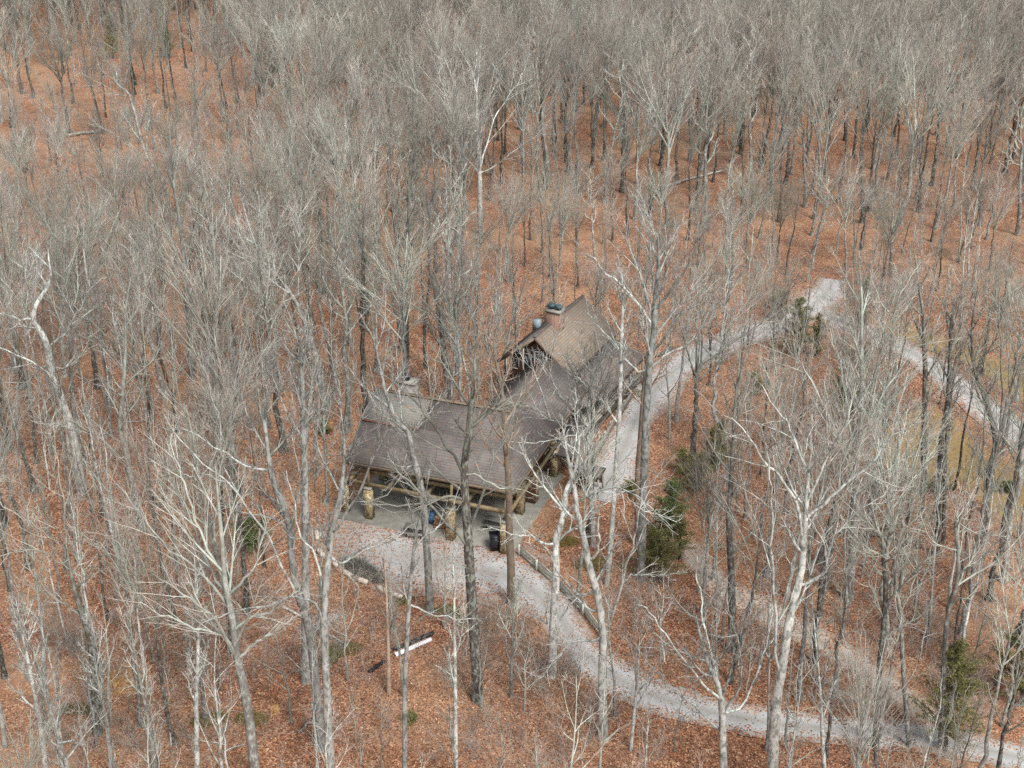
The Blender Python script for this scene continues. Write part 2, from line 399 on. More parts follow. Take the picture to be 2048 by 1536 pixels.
def patch(name, pxs, mat, dz, step=0.8, keep=True):
    P = [tuple(at(x, y)[:2]) for x, y in pxs]
    P = smooth_line(np.array(P + P[:1]), 70)[:-1]
    c = P.mean(0); R = 12
    P = c + (P - c) * (1 + 0.03 * rng.normal(size=(len(P), 1)))
    V = []; A = []
    for k in range(R + 1):
        q = c + (P - c) * (k / R) if k else np.tile(c, (len(P), 1))
        V.append(np.concatenate([q, (gz(q[:, 0], q[:, 1]) + dz)[:, None]], 1)); A.append(np.full(len(P), 1 - k / R))
    n = len(P); i = np.arange(n); Qs = []
    for k in range(R): Qs.append(np.stack([k * n + i, k * n + (i + 1) % n, (k + 1) * n + (i + 1) % n, (k + 1) * n + i], 1)[:, ::-1])
    o = MB().add(np.concatenate(V), np.concatenate(Qs), a=np.concatenate(A)).build(name, mat, lev=True, smooth=True)
    if keep: EXPOLY.append([tuple(p) for p in P])
    return tag(o, kind='structure')
EXPOLY = []

patch('lawn', [(1790, 830), (1880, 815), (1960, 880), (2080, 960), (2150, 1090), (2040, 1075), (1930, 985), (1820, 960), (1750, 900)], m_grass, 0.035)
patch('lawn', [(1690, 650), (1850, 690), (1990, 760), (2120, 860), (2200, 860), (2060, 745), (1900, 680), (1760, 630)], m_grass, 0.035)
patch('gravel_lot', [(632, 1035), (690, 1015), (800, 1040), (1050, 1085), (1110, 1150), (1130, 1200), (1050, 1225), (940, 1205), (860, 1195), (770, 1185), (690, 1150), (630, 1090)], m_lot, 0.045)
track('gravel_drive', [(960, 1140), (1040, 1165), (1110, 1225), (1170, 1310), (1260, 1372), (1370, 1412), (1500, 1440), (1680, 1462), (1850, 1475), (2020, 1512), (2200, 1560)],
      [8, 5.4, 4.2, 3.9, 3.7, 3.6, 3.6, 3.6, 3.6, 4], m_gravel, 0.06)
track('gravel_trail', [(1370, 1085), (1400, 1130), (1440, 1170), (1510, 1215), (1600, 1262), (1680, 1308), (1750, 1352), (1830, 1412), (1870, 1470)], [2, 2.8, 3.2, 3.3, 3.3, 3.3, 3.2, 3.2], m_trail, 0.05)
track('gravel_driveway', [(1190, 1000), (1225, 950), (1250, 890), (1285, 815), (1345, 745), (1420, 700), (1500, 668), (1575, 645), (1640, 600), (1670, 560)],
      [4, 5.2, 5.4, 5.4, 5.4, 5.2, 5.2, 5.2, 5.6, 4], m_gravel, 0.06)
track('gravel_road', [(1640, 625), (1710, 655), (1790, 690), (1860, 730), (1930, 785), (1990, 835), (2060, 885), (2180, 965)], [4, 4, 4.2, 4.4, 4.5, 4.5, 4.5], m_gravel, 0.075)
for pl in ([(215, 1350), (260, 1325), (300, 1340), (290, 1375), (245, 1390), (210, 1380)], [(540, 1415), (555, 1408), (560, 1425), (545, 1435)],
           [(160, 1310), (180, 1302), (185, 1318), (168, 1324)]):
    patch('bare_soil', pl, m_sand, 0.035, keep=False)
patch('gravel_apron', [(590, 1255), (640, 1225), (700, 1215), (690, 1245), (640, 1275), (590, 1285)], m_lot, 0.035, keep=False)

# ------------------------------------------------------------------ the lodge
A_ = at(690, 921, 5.6)[:2]; B_ = at(1023, 982, 5.6)[:2]
ang = math.atan2(*(B_ - A_)[::-1])
HO = np.array([A_[0], A_[1], 0.0]); U = np.array([math.cos(ang), math.sin(ang), 0]); N_ = np.array([-math.sin(ang), math.cos(ang), 0])
def H(u, v, z): return HO + U * u + N_ * v + np.array([0, 0, z])
MH = np.stack([U, N_, np.array([0, 0, 1.0])], 1)
def toL(x, y, z):
    q = at(x, y, z) - HO; return q @ U, q @ N_

def roof_plane(name, poly, mat, parent, thick=0.14, lift=0.0):
    """closed slab with UVs in metres: u along the first edge, v up the slope"""
    P = np.array([H(*p) for p in poly])
    o = MB().slab(P, thick).build(name, mat, parent)
    me = o.data; e = P[1] - P[0]; e /= np.linalg.norm(e); nn = np.cross(e, P[2] - P[0]); nn /= np.linalg.norm(nn); f = np.cross(nn, e)
    uv = me.uv_layers.new(name='uv')
    for l in me.loops:
        c = np.array(me.vertices[l.vertex_index].co) - P[0]; uv.data[l.index].uv = (c @ e, c @ f)
    return o

def hbox(mb, u0, u1, v0, v1, z0, z1):
    return mb.box(H((u0 + u1) / 2, (v0 + v1) / 2, (z0 + z1) / 2), (u1 - u0, v1 - v0, z1 - z0), MH)

# --- open pavilion
pav = tag(empty('picnic_pavilion', H(7.8, 6, 0)), 'long open picnic pavilion with brown shingle roof on yellow stone pillars', 'pavilion')
def part(mb, name, mat, root, **k):
    o = mb.build(name, mat); o.parent = root
    o.location = tuple(-np.array(root.location)); return o
def rplane(name, poly, mat, root, **k):
    o = roof_plane(name, poly, mat, None, **k); o.parent = root; o.location = tuple(-np.array(root.location)); return o

EZ, RZ, LU, RV = 5.6, 9.3, 15.6, 6.8
slope = lambda v: EZ + (RZ - EZ) * v / RV
brk = 3.9; RU0, RU1 = -0.2, 12.9
fu = lambda v: LU + (RU1 - LU) * v / RV
def pl(u0, v0, u1, v1, lift=0.0):
    return [(u0, v0, slope(v0) + lift), (u1, v0, slope(v0) + lift), (min(u1, fu(v1)), v1, slope(v1) + lift), (u0, v1, slope(v1) + lift)]
o = rplane('roof_slope', [(0, 0, EZ), (LU, 0, EZ), (fu(brk), brk, slope(brk)), (-.1, brk, slope(brk))], m_sh_brown, pav)
o = rplane('roof_slope', [(-.1, brk - .1, slope(brk) + .12), (5.4, brk - .1, slope(brk) + .12), (5.4, RV, RZ + .06), (RU0, RV, RZ + .06)], m_sh_moss, pav); o['label'] = 'mossy grey green left part of the upper roof slope'
o = rplane('roof_slope', [(5.402, brk, slope(brk)), (fu(brk), brk, slope(brk)), (RU1, RV, RZ), (5.402, RV, RZ)], m_sh_brown, pav)
rplane('roof_hip', [(LU, 0.002, EZ), (LU, 13.4, EZ), (RU1, RV + .1, RZ)], m_sh_brown, pav)
rplane('roof_slope', [(LU, 13.6, EZ), (0, 13.6, EZ), (RU0, RV + .01, RZ), (RU1, RV + .01, RZ)], m_sh_grey, pav)
part(MB().bar(H(RU0 - .1, RV, RZ + .08), H(RU1, RV, RZ + .05), 0.38, 0.1), 'ridge_cap', m_trim, pav)
part(MB().bar(H(-.1, brk - .16, slope(brk) + .02), H(5.4, brk - .16, slope(brk) + .02), 0.06, 0.2), 'flashing', simple('rust_flashing', (0.20, 0.085, 0.065), 0.6, 0.3), pav)
part(MB().bar(H(-.05, -.06, EZ - .16), H(LU + .05, -.06, EZ - .16), 0.06, 0.26), 'fascia', m_trim, pav)
part(MB().bar(H(LU + .05, 0, EZ - .16), H(LU + .05, 13.4, EZ - .16), 0.06, 0.26), 'fascia', m_trim, pav)
part(MB().bar(H(-.04, 0, EZ - .16), H(RU0 - .04, RV, RZ - .16), 0.06, 0.26), 'fascia', m_trim, pav)
part(MB().bar(H(RU0 - .04, RV, RZ - .16), H(-.04, 13.6, EZ - .16), 0.06, 0.26), 'fascia', m_trim, pav)
mb = MB(); hbox(mb, -.8, 15.8, -.75, 13.3, -0.3, 0.12); part(mb, 'floor_slab', m_conc, pav)
# pillars, with stone cap
PZ = 3.15
pil = [toL(740, 1035, .1), toL(903, 1077, .1), toL(1010, 1104, .1), toL(692, 1022, .1), toL(1041, 1026, .1), toL(1068, 1000, .1), (0.3, 6.8), (0.3, 12.8), (15.0, 12.8)]
for u, v in pil:
    o = part(MB().box(H(u, v, .12 + (PZ - .12) / 2), (.66, .66, PZ - .12), MH), 'stone_pillar', m_stone, pav)
    cp = MB().box(H(u, v, PZ + .04), (.76, .76, .1), MH).build('cap', m_conc); cp.parent = o
# timber frame: two tiers of beams, posts and braces
beams = [((0.0, .35, 3.45), (15.4, .0, 3.45)), ((0.1, .75, 4.5), (15.2, .75, 4.5)), ((0.1, 12.8, 3.45), (15.2, 12.8, 3.45)),
         ((0.2, .3, 3.45), (0.2, 12.8, 3.45)), ((15.2, .3, 3.45), (15.2, 12.8, 3.45)), ((0.2, RV, 8.5), (12.5, RV, 8.5))]
for p, q in beams: part(MB().bar(H(*p), H(*q), .24, .34), 'beam', m_beam, pav)
for u in (.25, 4, 7.6, 11.3):
    part(MB().bar(H(u, .3, 3.62), H(u, 12.9, 3.62), .2, .3), 'tie_beam', m_beam, pav)
    for s, v0 in ((1, .2), (-1, 13.4)): part(MB().bar(H(u, v0, EZ - .45), H(u, RV, RZ - .5), .16, .3), 'rafter', m_beam, pav)
    part(MB().bar(H(u, RV, 3.7), H(u, RV, RZ - .5), .2, .2), 'king_post', m_beam, pav)
for u, v in pil[:3]: part(MB().bar(H(u, v, PZ + .08), H(u, v + .3, slope(v + .3) - .2), .22, .22), 'post', m_beam, pav)
# back wall of dark timber and stone fireplace chimney
mb = MB(); hbox(mb, .6, 15.0, 7.3, 7.5, .12, 5.2); part(mb, 'back_wall', m_siding, pav)
cu, cv = 2.6, 8.2
m_chst = simple('grey_fieldstone', (0.20, 0.185, 0.17), 0.9, 0.45, 3.5, bmp=.8)
ch = part(MB().box(H(cu, cv, 5.0), (1.5, 1.1, 9.8), MH), 'stone_chimney', m_chst, pav)
c2 = MB().box(H(cu, cv, 9.98), (1.7, 1.3, .16), MH).build('cap', m_conc); c2.parent = ch
c3 = MB().lathe([(.28, 10.06), (.28, 10.35), (.4, 10.36), (.4, 10.5), (0, 10.55)], H(cu - .2, cv, 0)).build('flue_cap', m_black); c3.parent = ch

# --- upper hall with tan roof
PAVF = (HO, U, N_, MH, ang)
R0 = at(1069, 674, 8.0); R1 = at(1166, 592, 8.0); N_ = (R1 - R0) / np.linalg.norm(R1 - R0); U = np.array([N_[1], -N_[0], 0])
HO = np.array([R0[0], R0[1], 0.0]); MH = np.stack([U, N_, np.array([0, 0, 1.0])], 1); ang = math.atan2(U[1], U[0])
hall = tag(empty('lodge_hall', H(0, 6, 0)), 'brown wooden lodge hall with steep tan shingle roof and brick chimney', 'building')
V0, V1, UR, HR, HE = 0.0, 12.1, 0.0, 8.0, 4.6
UE0, UE1 = -4.15, 4.15
rplane('roof_slope', [(UE1, V0, HE), (UE1, V1, HE), (UR, V1, HR), (UR, V0, HR)], m_sh_tan, hall)
rplane('roof_slope', [(UE0, V1, HE), (UE0, V0, HE), (UR - .01, V0, HR), (UR - .01, V1, HR)], m_sh_grey, hall)
part(MB().bar(H(UR, V0 - .05, HR + .05), H(UR, V1 + .05, HR + .05), .3, .08), 'ridge_cap', m_sh_grey, hall)
for u, s in ((UE0, -1), (UE1, 1)):
    part(MB().bar(H(u + s * .03, V0 - .05, HE - .17), H(UR, V0 - .05, HR - .17), .06, .28), 'bargeboard', m_trim, hall)
    part(MB().bar(H(u + s * .05, V0, HE - .17), H(u + s * .05, V1, HE - .17), .06, .24), 'fascia', m_dark_int, hall)
wall = MB(); hbox(wall, UE0 + .9, UE1 - .9, V0 + 1.0, V1 - .8, 0, HE + .3)
g3 = [H(UE0 + .9, V0 + 1.0, HE + .3), H(UE1 - .9, V0 + 1.0, HE + .3), H(UR, V0 + 1.0, HR - .35)]; g4 = [p + N_ * .12 for p in g3]
wall.add(np.array(g3 + g4), [[0, 3, 4, 1], [1, 4, 5, 2], [2, 5, 3, 0]], [[0, 1, 2], [5, 4, 3]])
wl_ = part(wall, 'wall', m_siding, hall)
for i, (u0, u1, z0, z1) in enumerate(((-3.0, -2.2, 3.6, 4.7), (-1.8, -.8, 3.6, 5.5), (-.4, .5, 3.6, 6.0), (.9, 1.8, 3.6, 5.4))):
    wv0 = V0 + .93
    mb = MB()
    for a, c in (((u0, z0), (u1, z0)), ((u0, z1), (u1, z1)), ((u0, z0), (u0, z1)), ((u1, z0), (u1, z1))):
        mb.bar(H(a[0], wv0, a[1]), H(c[0], wv0, c[1]), .12, .12)
    w = part(mb, 'window', m_white if i in (2,) else m_deck, hall)
    gl = MB().box(H((u0 + u1) / 2, wv0 + .03, (z0 + z1) / 2), (u1 - u0 - .1, .03, z1 - z0 - .1), MH).build('pane', m_glass); gl.parent = w
for u in (-3.2, -1.3, 1.3, 3.1): part(MB().bar(H(u, V0 + .15, 2.5), H(u, V0 + .15, HE + (HR - HE) * (1 - abs(u - UR) / 4.15) - .3), .16, .16), 'porch_post', m_deck, hall)
chb = part(MB().box(H(.3, 4.3, 7.2), (1.5, 1.2, 4.2), MH), 'brick_chimney', m_brick, hall)
c2 = MB().box(H(.3, 4.3, 9.36), (1.7, 1.4, .18), MH).build('cap', m_conc); c2.parent = chb
for dv in (-.4, .4):
    c3 = MB().lathe([(.22, 9.83), (.22, 10.05), (.4, 10.06), (.4, 10.3), (.1, 10.4), (0, 10.4)], H(.3 + dv, 4.3, -.38)).build('flue_cap', m_teal); c3.parent = chb
u_, v_ = -3.5, 8.6
vt = part(MB().box(H(u_, v_ - .6, 5.5), (.8, .6, 1.3), MH), 'vent_box', m_skyblue, hall)
# shed roof of the side porch
PU = 7.75
rplane('porch_roof', [(PU, 1.2, 2.9), (PU, 11.6, 2.9), (UE1 - .9, 11.6, 4.2), (UE1 - .9, 1.2, 4.2)], m_sh_brown, hall)
rplane('porch_roof', [(PU - 1.0, -2.6, 2.85), (PU, 1.198, 2.9), (UE1 - .9, 1.198, 4.15), (UE1 - 1.0, -2.2, 4.1)], m_sh_brown, hall)
part(MB().bar(H(PU + .04, 1.0, 2.76), H(PU + .04, 11.6, 2.76), .06, .22), 'fascia', m_dark_int, hall)
for v in (-1.8, 1.0, 4.4, 7.8, 11.3): part(MB().bar(H(PU - .35, v, .3), H(PU - .35, v, 2.8), .18, .18), 'porch_post', m_deck, hall)
mb = MB(); hbox(mb, UE1 - .85, PU - .1, -4.5, 11.8, -.2, .35); dk = part(mb, 'porch_deck', m_dark_int, hall)
pd = MB().box((0, 0, 0), (.24, 16.1, .04)).mesh('plank', m_deck)
for k in range(14):
    u = UE1 - .7 + k * .28
    pb = link('plank', pd, dk); pb.rotation_euler = (0, 0, ang); pb.location = H(u, 3.65, .375)
    pb.location.z += 0.006 * (k % 3)

HO, U, N_, MH, ang = PAVF

# --- gabled wing joining both
wing = tag(empty('connecting_wing', H(11, 18, 0)), 'low gabled wing with brown shingles joining pavilion and lodge hall', 'building')
WR, WE = 6.0, 3.6
rplane('roof_slope', [(14.2, 12.8, WE), (14.6, 24.6, WE), (10.9, 25.6, WR), (10.7, 11.6, WR)], m_sh_brown, wing)
rplane('roof_slope', [(6.6, 25.6, WE), (6.4, 14.4, WE), (10.69, 11.6, WR), (10.89, 25.6, WR)], m_sh_grey, wing)
part(MB().bar(H(10.7, 11.8, WR + .05), H(10.9, 25.5, WR + .05), .26, .07), 'ridge_cap', m_trim, wing)
part(MB().bar(H(14.25, 13, WE - .16), H(14.63, 24.4, WE - .16), .06, .24), 'fascia', m_trim, wing)
part(MB().bar(H(6.36, 14.6, WE - .16), H(6.56, 25.4, WE - .16), .06, .24), 'fascia', m_trim, wing)
mb = MB(); hbox(mb, 7.2, 13.4, 13.4, 26.2, 0, WE); part(mb, 'wall', m_siding, wing)
mb = MB(); hbox(mb, 14.62, 17.6, 12.2, 19.6, 2.55, 2.7); part(mb, 'walkway_roof', m_sh_grey, wing)
for v in (12.6, 16, 19.2): part(MB().bar(H(17.4, v, 0), H(17.4, v, 2.55), .16, .16), 'post', m_deck, wing)
for v in (14.5, 17.5, 20.5):
    mb = MB()
    for a, c in (((v, 1.1), (v + 1.3, 1.1)), ((v, 2.4), (v + 1.3, 2.4)), ((v, 1.1), (v, 2.4)), ((v + 1.3, 1.1), (v + 1.3, 2.4))): mb.bar(H(13.44, a[0], a[1]), H(13.44, c[0], c[1]), .1, .1)
    w = part(mb, 'window', m_deck, wing); gl = MB().box(H(13.42, v + .65, 1.75), (.04, 1.2, 1.2), MH).build('pane', m_glass); gl.parent = w

# wooden railing between the side porch and the driveway
def rail_fence(name, pts, label, cat, h, step, mat, pw=.16, slat_w=.14):
    P = [np.asarray(p, float) for p in pts]; root = tag(empty(name, P[0]), label, cat)
    sm = MB().box((0, 0, h / 2), (slat_w, .03, h - .1)).mesh('slat', mat)
    for a, c in zip(P[:-1], P[1:]):
        d = c - a; L = np.linalg.norm(d[:2]); rz = math.atan2(d[1], d[0]); n = max(1, int(L / step)); nrm = np.array([-d[1], d[0], 0]) / L
        for zz in (h * .3, h - .06):
            o = MB().bar(a + [0, 0, zz], c + [0, 0, zz], .06, .1).build('rail', mat); o.parent = root; o.location = tuple(-P[0])
        for k in range(n):
            q = a + d * ((k + .5) / n) + nrm * .05
            s = link('slat', sm, root, tuple(q - P[0] + [0, 0, random.uniform(-.03, .03)]), (random.uniform(-.03, .03), 0, rz + random.uniform(-.04, .04)))
        npst = max(1, int(L / 2.2)); pm = MB().box((0, 0, (h + .1) / 2), (pw, pw, h + .2)).mesh('post', mat)
        for k in range(npst + 1):
            q = a + d * (k / npst) - nrm * .1
            link('post', pm, root, tuple(q - P[0]), (0, 0, rz))
    return root
rp = [at(x, y) for x, y in ((1040, 1112), (1075, 1142), (1118, 1180), (1168, 1232), (1212, 1290))]
rail_fence('picket_fence', rp, 'grey green slatted wooden fence running down beside the gravel drive', 'fence', 1.05, .21, m_fence)
rail_fence('porch_railing', [at(1262, 800), at(1222, 862), at(1188, 925)], 'weathered slatted railing between the side porch and the driveway', 'railing', 1.0, .3, m_deck)

# small kiosk with a low hip roof
kp = at(1175, 985)
ki = tag(empty('notice_kiosk', kp, ang), 'small wooden kiosk with low grey hip roof beside the driveway', 'kiosk')
mb = MB(); w_, d_ = 1.45, 1.0
mb.add([[-w_, -d_, 2.3], [w_, -d_, 2.3], [w_, d_, 2.3], [-w_, d_, 2.3], [-.6, 0, 3.0], [.6, 0, 3.0]], [[0, 1, 5, 4], [2, 3, 4, 5], [3, 2, 1, 0]], [[1, 2, 5], [3, 0, 4]])
rf = mb.build('roof', m_sh_grey, ki)
uv = rf.data.uv_layers.new(name='uv')
for l in rf.data.loops: c = rf.data.vertices[l.vertex_index].co; uv.data[l.index].uv = (c.x, c.y + c.z)
for x in (-1.2, 1.2):
    for y in (-.8, .8): MB().bar((x, y, -.2), (x, y, 2.29), .14, .14).build('post', m_deck, ki)
MB().box((0, .8, 1.4), (2.2, .06, 1.2)).build('notice_board', m_dark_int, ki)

# things under and around the pavilion
def picnic_table(p, rz, label):
    t = tag(empty('picnic_table', p, rz), label, 'table', 'picnic tables in the pavilion')
    for k in range(4): MB().box((0, -.3 + k * .2, .75), (1.9, .185, .05)).build('plank', m_conc, t)
    for y in (-.72, .72): MB().box((0, y, .45), (1.9, .26, .05)).build('bench', m_conc, t)
    for x in (-.65, .65):
        for s in (-1, 1): MB().bar((x, s * .2, .72), (x, s * .68, 0), .09, .06).build('leg', m_dark_int, t)
        MB().box((x, 0, .41), (.08, 1.5, .07)).build('crossbar', m_dark_int, t)
picnic_table(H(6.9, -1.5 + .6, .12), ang + .1, 'pale grey picnic table between the two middle stone pillars')
picnic_table(H(5.2, 3.2, .12), ang, 'grey picnic table in the shade behind the second stone pillar')
picnic_table(H(9.3, 4.4, .12), ang, 'grey picnic table deep under the middle of the pavilion')
picnic_table(H(13.0, 2.6, .12), ang, 'grey picnic table near the right end of the pavilion')

def bin_(p, rz, mat, label, s=1.0):
    t = tag(empty('trash_bin', p, rz), label, 'bin'); t.scale = (s, s, s)
    v = [[-.26, -.3, .06], [.26, -.3, .06], [.26, .3, .06], [-.26, .3, .06], [-.32, -.38, 1.0], [.32, -.38, 1.0], [.32, .38, 1.0], [-.32, .38, 1.0]]
    MB().add(v, [[0, 3, 2, 1], [0, 1, 5, 4], [1, 2, 6, 5], [2, 3, 7, 6], [3, 0, 4, 7], [4, 5, 6, 7]]).build('body', mat, t)
    MB().box((0, 0, 1.04), (.7, .82, .07)).bar((-.3, .43, 1.02), (.3, .43, 1.02), .05, .05).build('lid', mat, t)
    for x in (-.27, .27):
        o = MB().lathe([(0, -.03), (.11, -.03), (.11, .03), (0, .03)], seg=12).build('wheel', m_black, t, smooth=False); o.location = (x, .3, .11); o.rotation_euler = (0, math.pi / 2, 0)
u, v = toL(990, 1098, .1); bin_(H(u, v, .12), ang + .5, m_black, 'black wheeled trash bin beside the front right stone pillar', 1.35)
u, v = toL(864, 1046, .1); bin_(H(u, v, .12), ang, m_blue, 'blue recycling bin under the pavilion eave', 1.0)
u, v = toL(1003, 1096, .1)
bd = tag(empty('leaning_board', H(u + .1, v + .3, .12), ang + .3), 'pale blue board leaning by the black trash bin', 'board')
MB().box((0, .1, .8), (.9, .04, 1.6), None).build('panel', m_skyblue, bd); MB().box((0, .13, .8), (.08, .03, 1.5)).build('batten', m_deck, bd)

fw = tag(empty('firewood_stack', H(9.0, .75, .12), ang), 'stack of split reddish firewood beside the middle stone pillar', 'firewood')
lm = MB().lathe([(0, -.22), (.1, -.22), (.1, .22), (0, .22)], seg=8).mesh('log', m_firewood)
for r_ in range(6):
    for k in range(10 - r_ // 2):
        o = link('log', lm, fw, (-.95 + k * .205 + (r_ % 2) * .1, random.uniform(-.05, .05), .1 + r_ * .18), (math.pi / 2, random.uniform(0, 3), random.uniform(-.06, .06)))
        s = random.uniform(.85, 1.05); o.scale = (s, s, 1)

# pale peeled logs edging the gravel lot
lk = [((633, 1066), (636, 1082)), ((637, 1103), (647, 1116)), ((668, 1130), (676, 1136)), ((688, 1147), (702, 1156)), ((717, 1163), (735, 1169)), ((756, 1178), (775, 1189)), ((787, 1193), (805, 1199)), ((640, 1064), (643, 1078))]
names = ['short pale log standing out at the left corner of the lot', 'pale log lying left of the lot below the corner', 'short pale stub of log half in the leaves', 'pale kerb log at the bend of the lot edge',
         'pale kerb log beside the brown brush heap', 'pale kerb log in the middle of the front edge', 'whitest kerb log at the right end of the row', 'thin pale log beside the corner log']
for (p, q), nm in zip(lk, names):
    a = at(*p); c = at(*q); L = np.linalg.norm(c - a); r_ = .23
    o = MB().lathe([(0, -L / 2), (r_ * .9, -L / 2), (r_, -L / 4), (r_ * .97, L / 4), (r_ * .86, L / 2), (0, L / 2)], seg=10).build('kerb_log', m_log, smooth=False)
    o.location = tuple((a + c) / 2 + [0, 0, r_ * .9]); d = c - a
    o.rotation_euler = (0, math.pi / 2 - math.atan2(d[2], np.linalg.norm(d[:2])), math.atan2(d[1], d[0]))
    tag(o, nm, 'log', 'peeled logs edging the gravel lot')

def pipe(name, p, q, r_, mat, label, cat='pipe', ribs=False):
    a = at(*p); c = at(*q); L = np.linalg.norm(c - a)
    n = int(L / .25) if ribs else 2
    prof = [(r_ * .8, -L / 2)] + [(r_ * (1 + .08 * (i % 2) * ribs), -L / 2 + L * i / n) for i in range(n + 1)] + [(r_ * .8, L / 2), (r_ * .8, L / 2 - .3), (0, L / 2 - .3)]
    o = MB().lathe(prof, seg=14).build(name, mat); d = c - a
    o.location = tuple((a + c) / 2 + [0, 0, r_]); o.rotation_euler = (0, math.pi / 2, math.atan2(d[1], d[0]))
    tag(o, label, cat)
pipe('drain_pipe', (790, 1313), (862, 1283), .17, m_pipe, 'white plastic pipe lying on the fallen leaves')
pipe('drain_pipe', (786, 1302), (866, 1270), .16, m_black, 'long black corrugated pipe lying behind the white pipe', ribs=True)
pipe('drain_pipe', (738, 1347), (768, 1326), .15, m_black, 'short black corrugated pipe piece left of the white pipe', ribs=True)

# ------------------------------------------------------------------ trees: vectorised branch growth
def nrm(a): return a / np.maximum(np.linalg.norm(a, axis=-1, keepdims=True), 1e-9)

def arclen(P): return np.linalg.norm(np.diff(P, axis=1), axis=2).sum(1)

def sprout(P, R, m, t0, t1, ang, lf, k, wig, up, rr, rmax, rend, taper=0.6, rg=None, ajit=0.2):
    """m children on every parent polyline; lf = child length as a fraction of the parent's (or absolute metres when negative)"""
    rg = rg or rng
    n, kp, _ = P.shape; N = n * m
    pid = np.repeat(np.arange(n), m)
    t = t0 + (t1 - t0) * ((np.tile(np.arange(m), n) + rg.random(N)) / m)
    f = np.clip(t * (kp - 1), 0, kp - 1.001); i = f.astype(int); w = (f - i)[:, None]
    pos = P[pid, i] * (1 - w) + P[pid, i + 1] * w
    pr = R[pid, i] * (1 - w[:, 0]) + R[pid, i + 1] * w[:, 0]
    tan = nrm(P[pid, i + 1] - P[pid, i])
    ref = np.where(np.abs(tan[:, 2:3]) < .9, np.array([[0, 0, 1.0]]), np.array([[1.0, 0, 0]]))
    e1 = nrm(np.cross(tan, ref)); e2 = np.cross(tan, e1)
    az = (np.tile(np.arange(m), n) * 2.39996 + rg.random(N) * 1.3 + np.repeat(rg.random(n) * 6.28, m))[:, None]
    a = (ang * (1 + ajit * rg.normal(size=N)))[:, None]
    d = tan * np.cos(a) + (e1 * np.cos(az) + e2 * np.sin(az)) * np.sin(a)
    base = arclen(P)[pid] * lf if lf > 0 else np.full(N, -lf)
    L = base * (1 - taper * (t - t0) / max(t1 - t0, 1e-6)) * rg.uniform(.65, 1.25, N)
    out = np.empty((N, k + 1, 3)); out[:, 0] = pos
    for s in range(k):
        d = nrm(d + wig * rg.normal(size=(N, 3)) + np.array([0, 0, up]))
        out[:, s + 1] = out[:, s] + d * (L / k)[:, None]
    r0 = np.minimum(pr * rr, rmax)
    q = np.linspace(0, 1, k + 1)[None, :]
    rad = r0[:, None] * (1 - q) + np.minimum(rend, r0)[:, None] * q
    return out, rad

def tubes(mb, P, R, sides, l0, l1, tip=False):
    n, k, _ = P.shape
    if n == 0: return
    T = np.empty_like(P); T[:, 1:-1] = P[:, 2:] - P[:, :-2]; T[:, 0] = P[:, 1] - P[:, 0]; T[:, -1] = P[:, -1] - P[:, -2]
    T = nrm(T); ref = np.where(np.abs(T[:, :1, 2:3]).mean(axis=1, keepdims=True) < .8, np.array([0, 0, 1.0]), np.array([0.31, 0.95, 0]))
    e1 = nrm(np.cross(T, ref)); e2 = np.cross(T, e1)
    th = np.arange(sides) * 2 * math.pi / sides
    rings = P[:, :, None] + R[:, :, None, None] * (np.cos(th)[None, None, :, None] * e1[:, :, None] + np.sin(th)[None, None, :, None] * e2[:, :, None])
    lev = np.broadcast_to(np.linspace(l0, l1, k)[None, :, None], (n, k, sides))
    kk = k - 1 if tip else k
    j = np.arange(sides); jn = (j + 1) % sides
    Q = []
    if not tip:
        V = rings.reshape(-1, 3); A = lev.reshape(-1); stride = k * sides
        tr = None
    else:
        V = np.concatenate([rings[:, :kk].reshape(n, -1, 3), P[:, -1:, :]], 1).reshape(-1, 3)
        A = np.concatenate([lev[:, :kk].reshape(n, -1), np.full((n, 1), l1)], 1).reshape(-1); stride = kk * sides + 1
        o = (np.arange(n) * stride)[:, None]
        tr = np.stack([o + (kk - 1) * sides + j, o + (kk - 1) * sides + jn, np.broadcast_to(o + kk * sides, (n, sides))], -1).reshape(-1, 3)
    if kk > 1:
        o = (np.arange(n) * stride)[:, None, None] + (np.arange(kk - 1) * sides)[None, :, None]
        Q = np.stack(np.broadcast_arrays(o + j, o + jn, o + sides + jn, o + sides + j), -1).reshape(-1, 4)
    mb.add(V, Q if len(Q) else None, tr, A)

def trunk_line(Hh, r0, k, wander, lean=0.0, top=1.0, rg=None, rtop=.04):
    rg = rg or rng
    z = np.linspace(0, Hh * top, k) ; z[0] = -.5
    w = np.cumsum(rg.normal(size=(k, 2)) * wander, axis=0); w -= w[0]; w[:2] *= .3
    a = rg.random() * 6.28
    P = np.stack([w[:, 0] + lean * z * math.cos(a), w[:, 1] + lean * z * math.sin(a), z], 1)
    q = np.linspace(0, 1, k)
    R = r0 * (1 - q) ** .8 * (1 - rtop) + r0 * rtop; R = np.maximum(R, .015)
    R *= 1 + .07 * rg.normal(size=k); R[0] *= 1.7; R[1] *= 1.08
    return P[None], R[None]

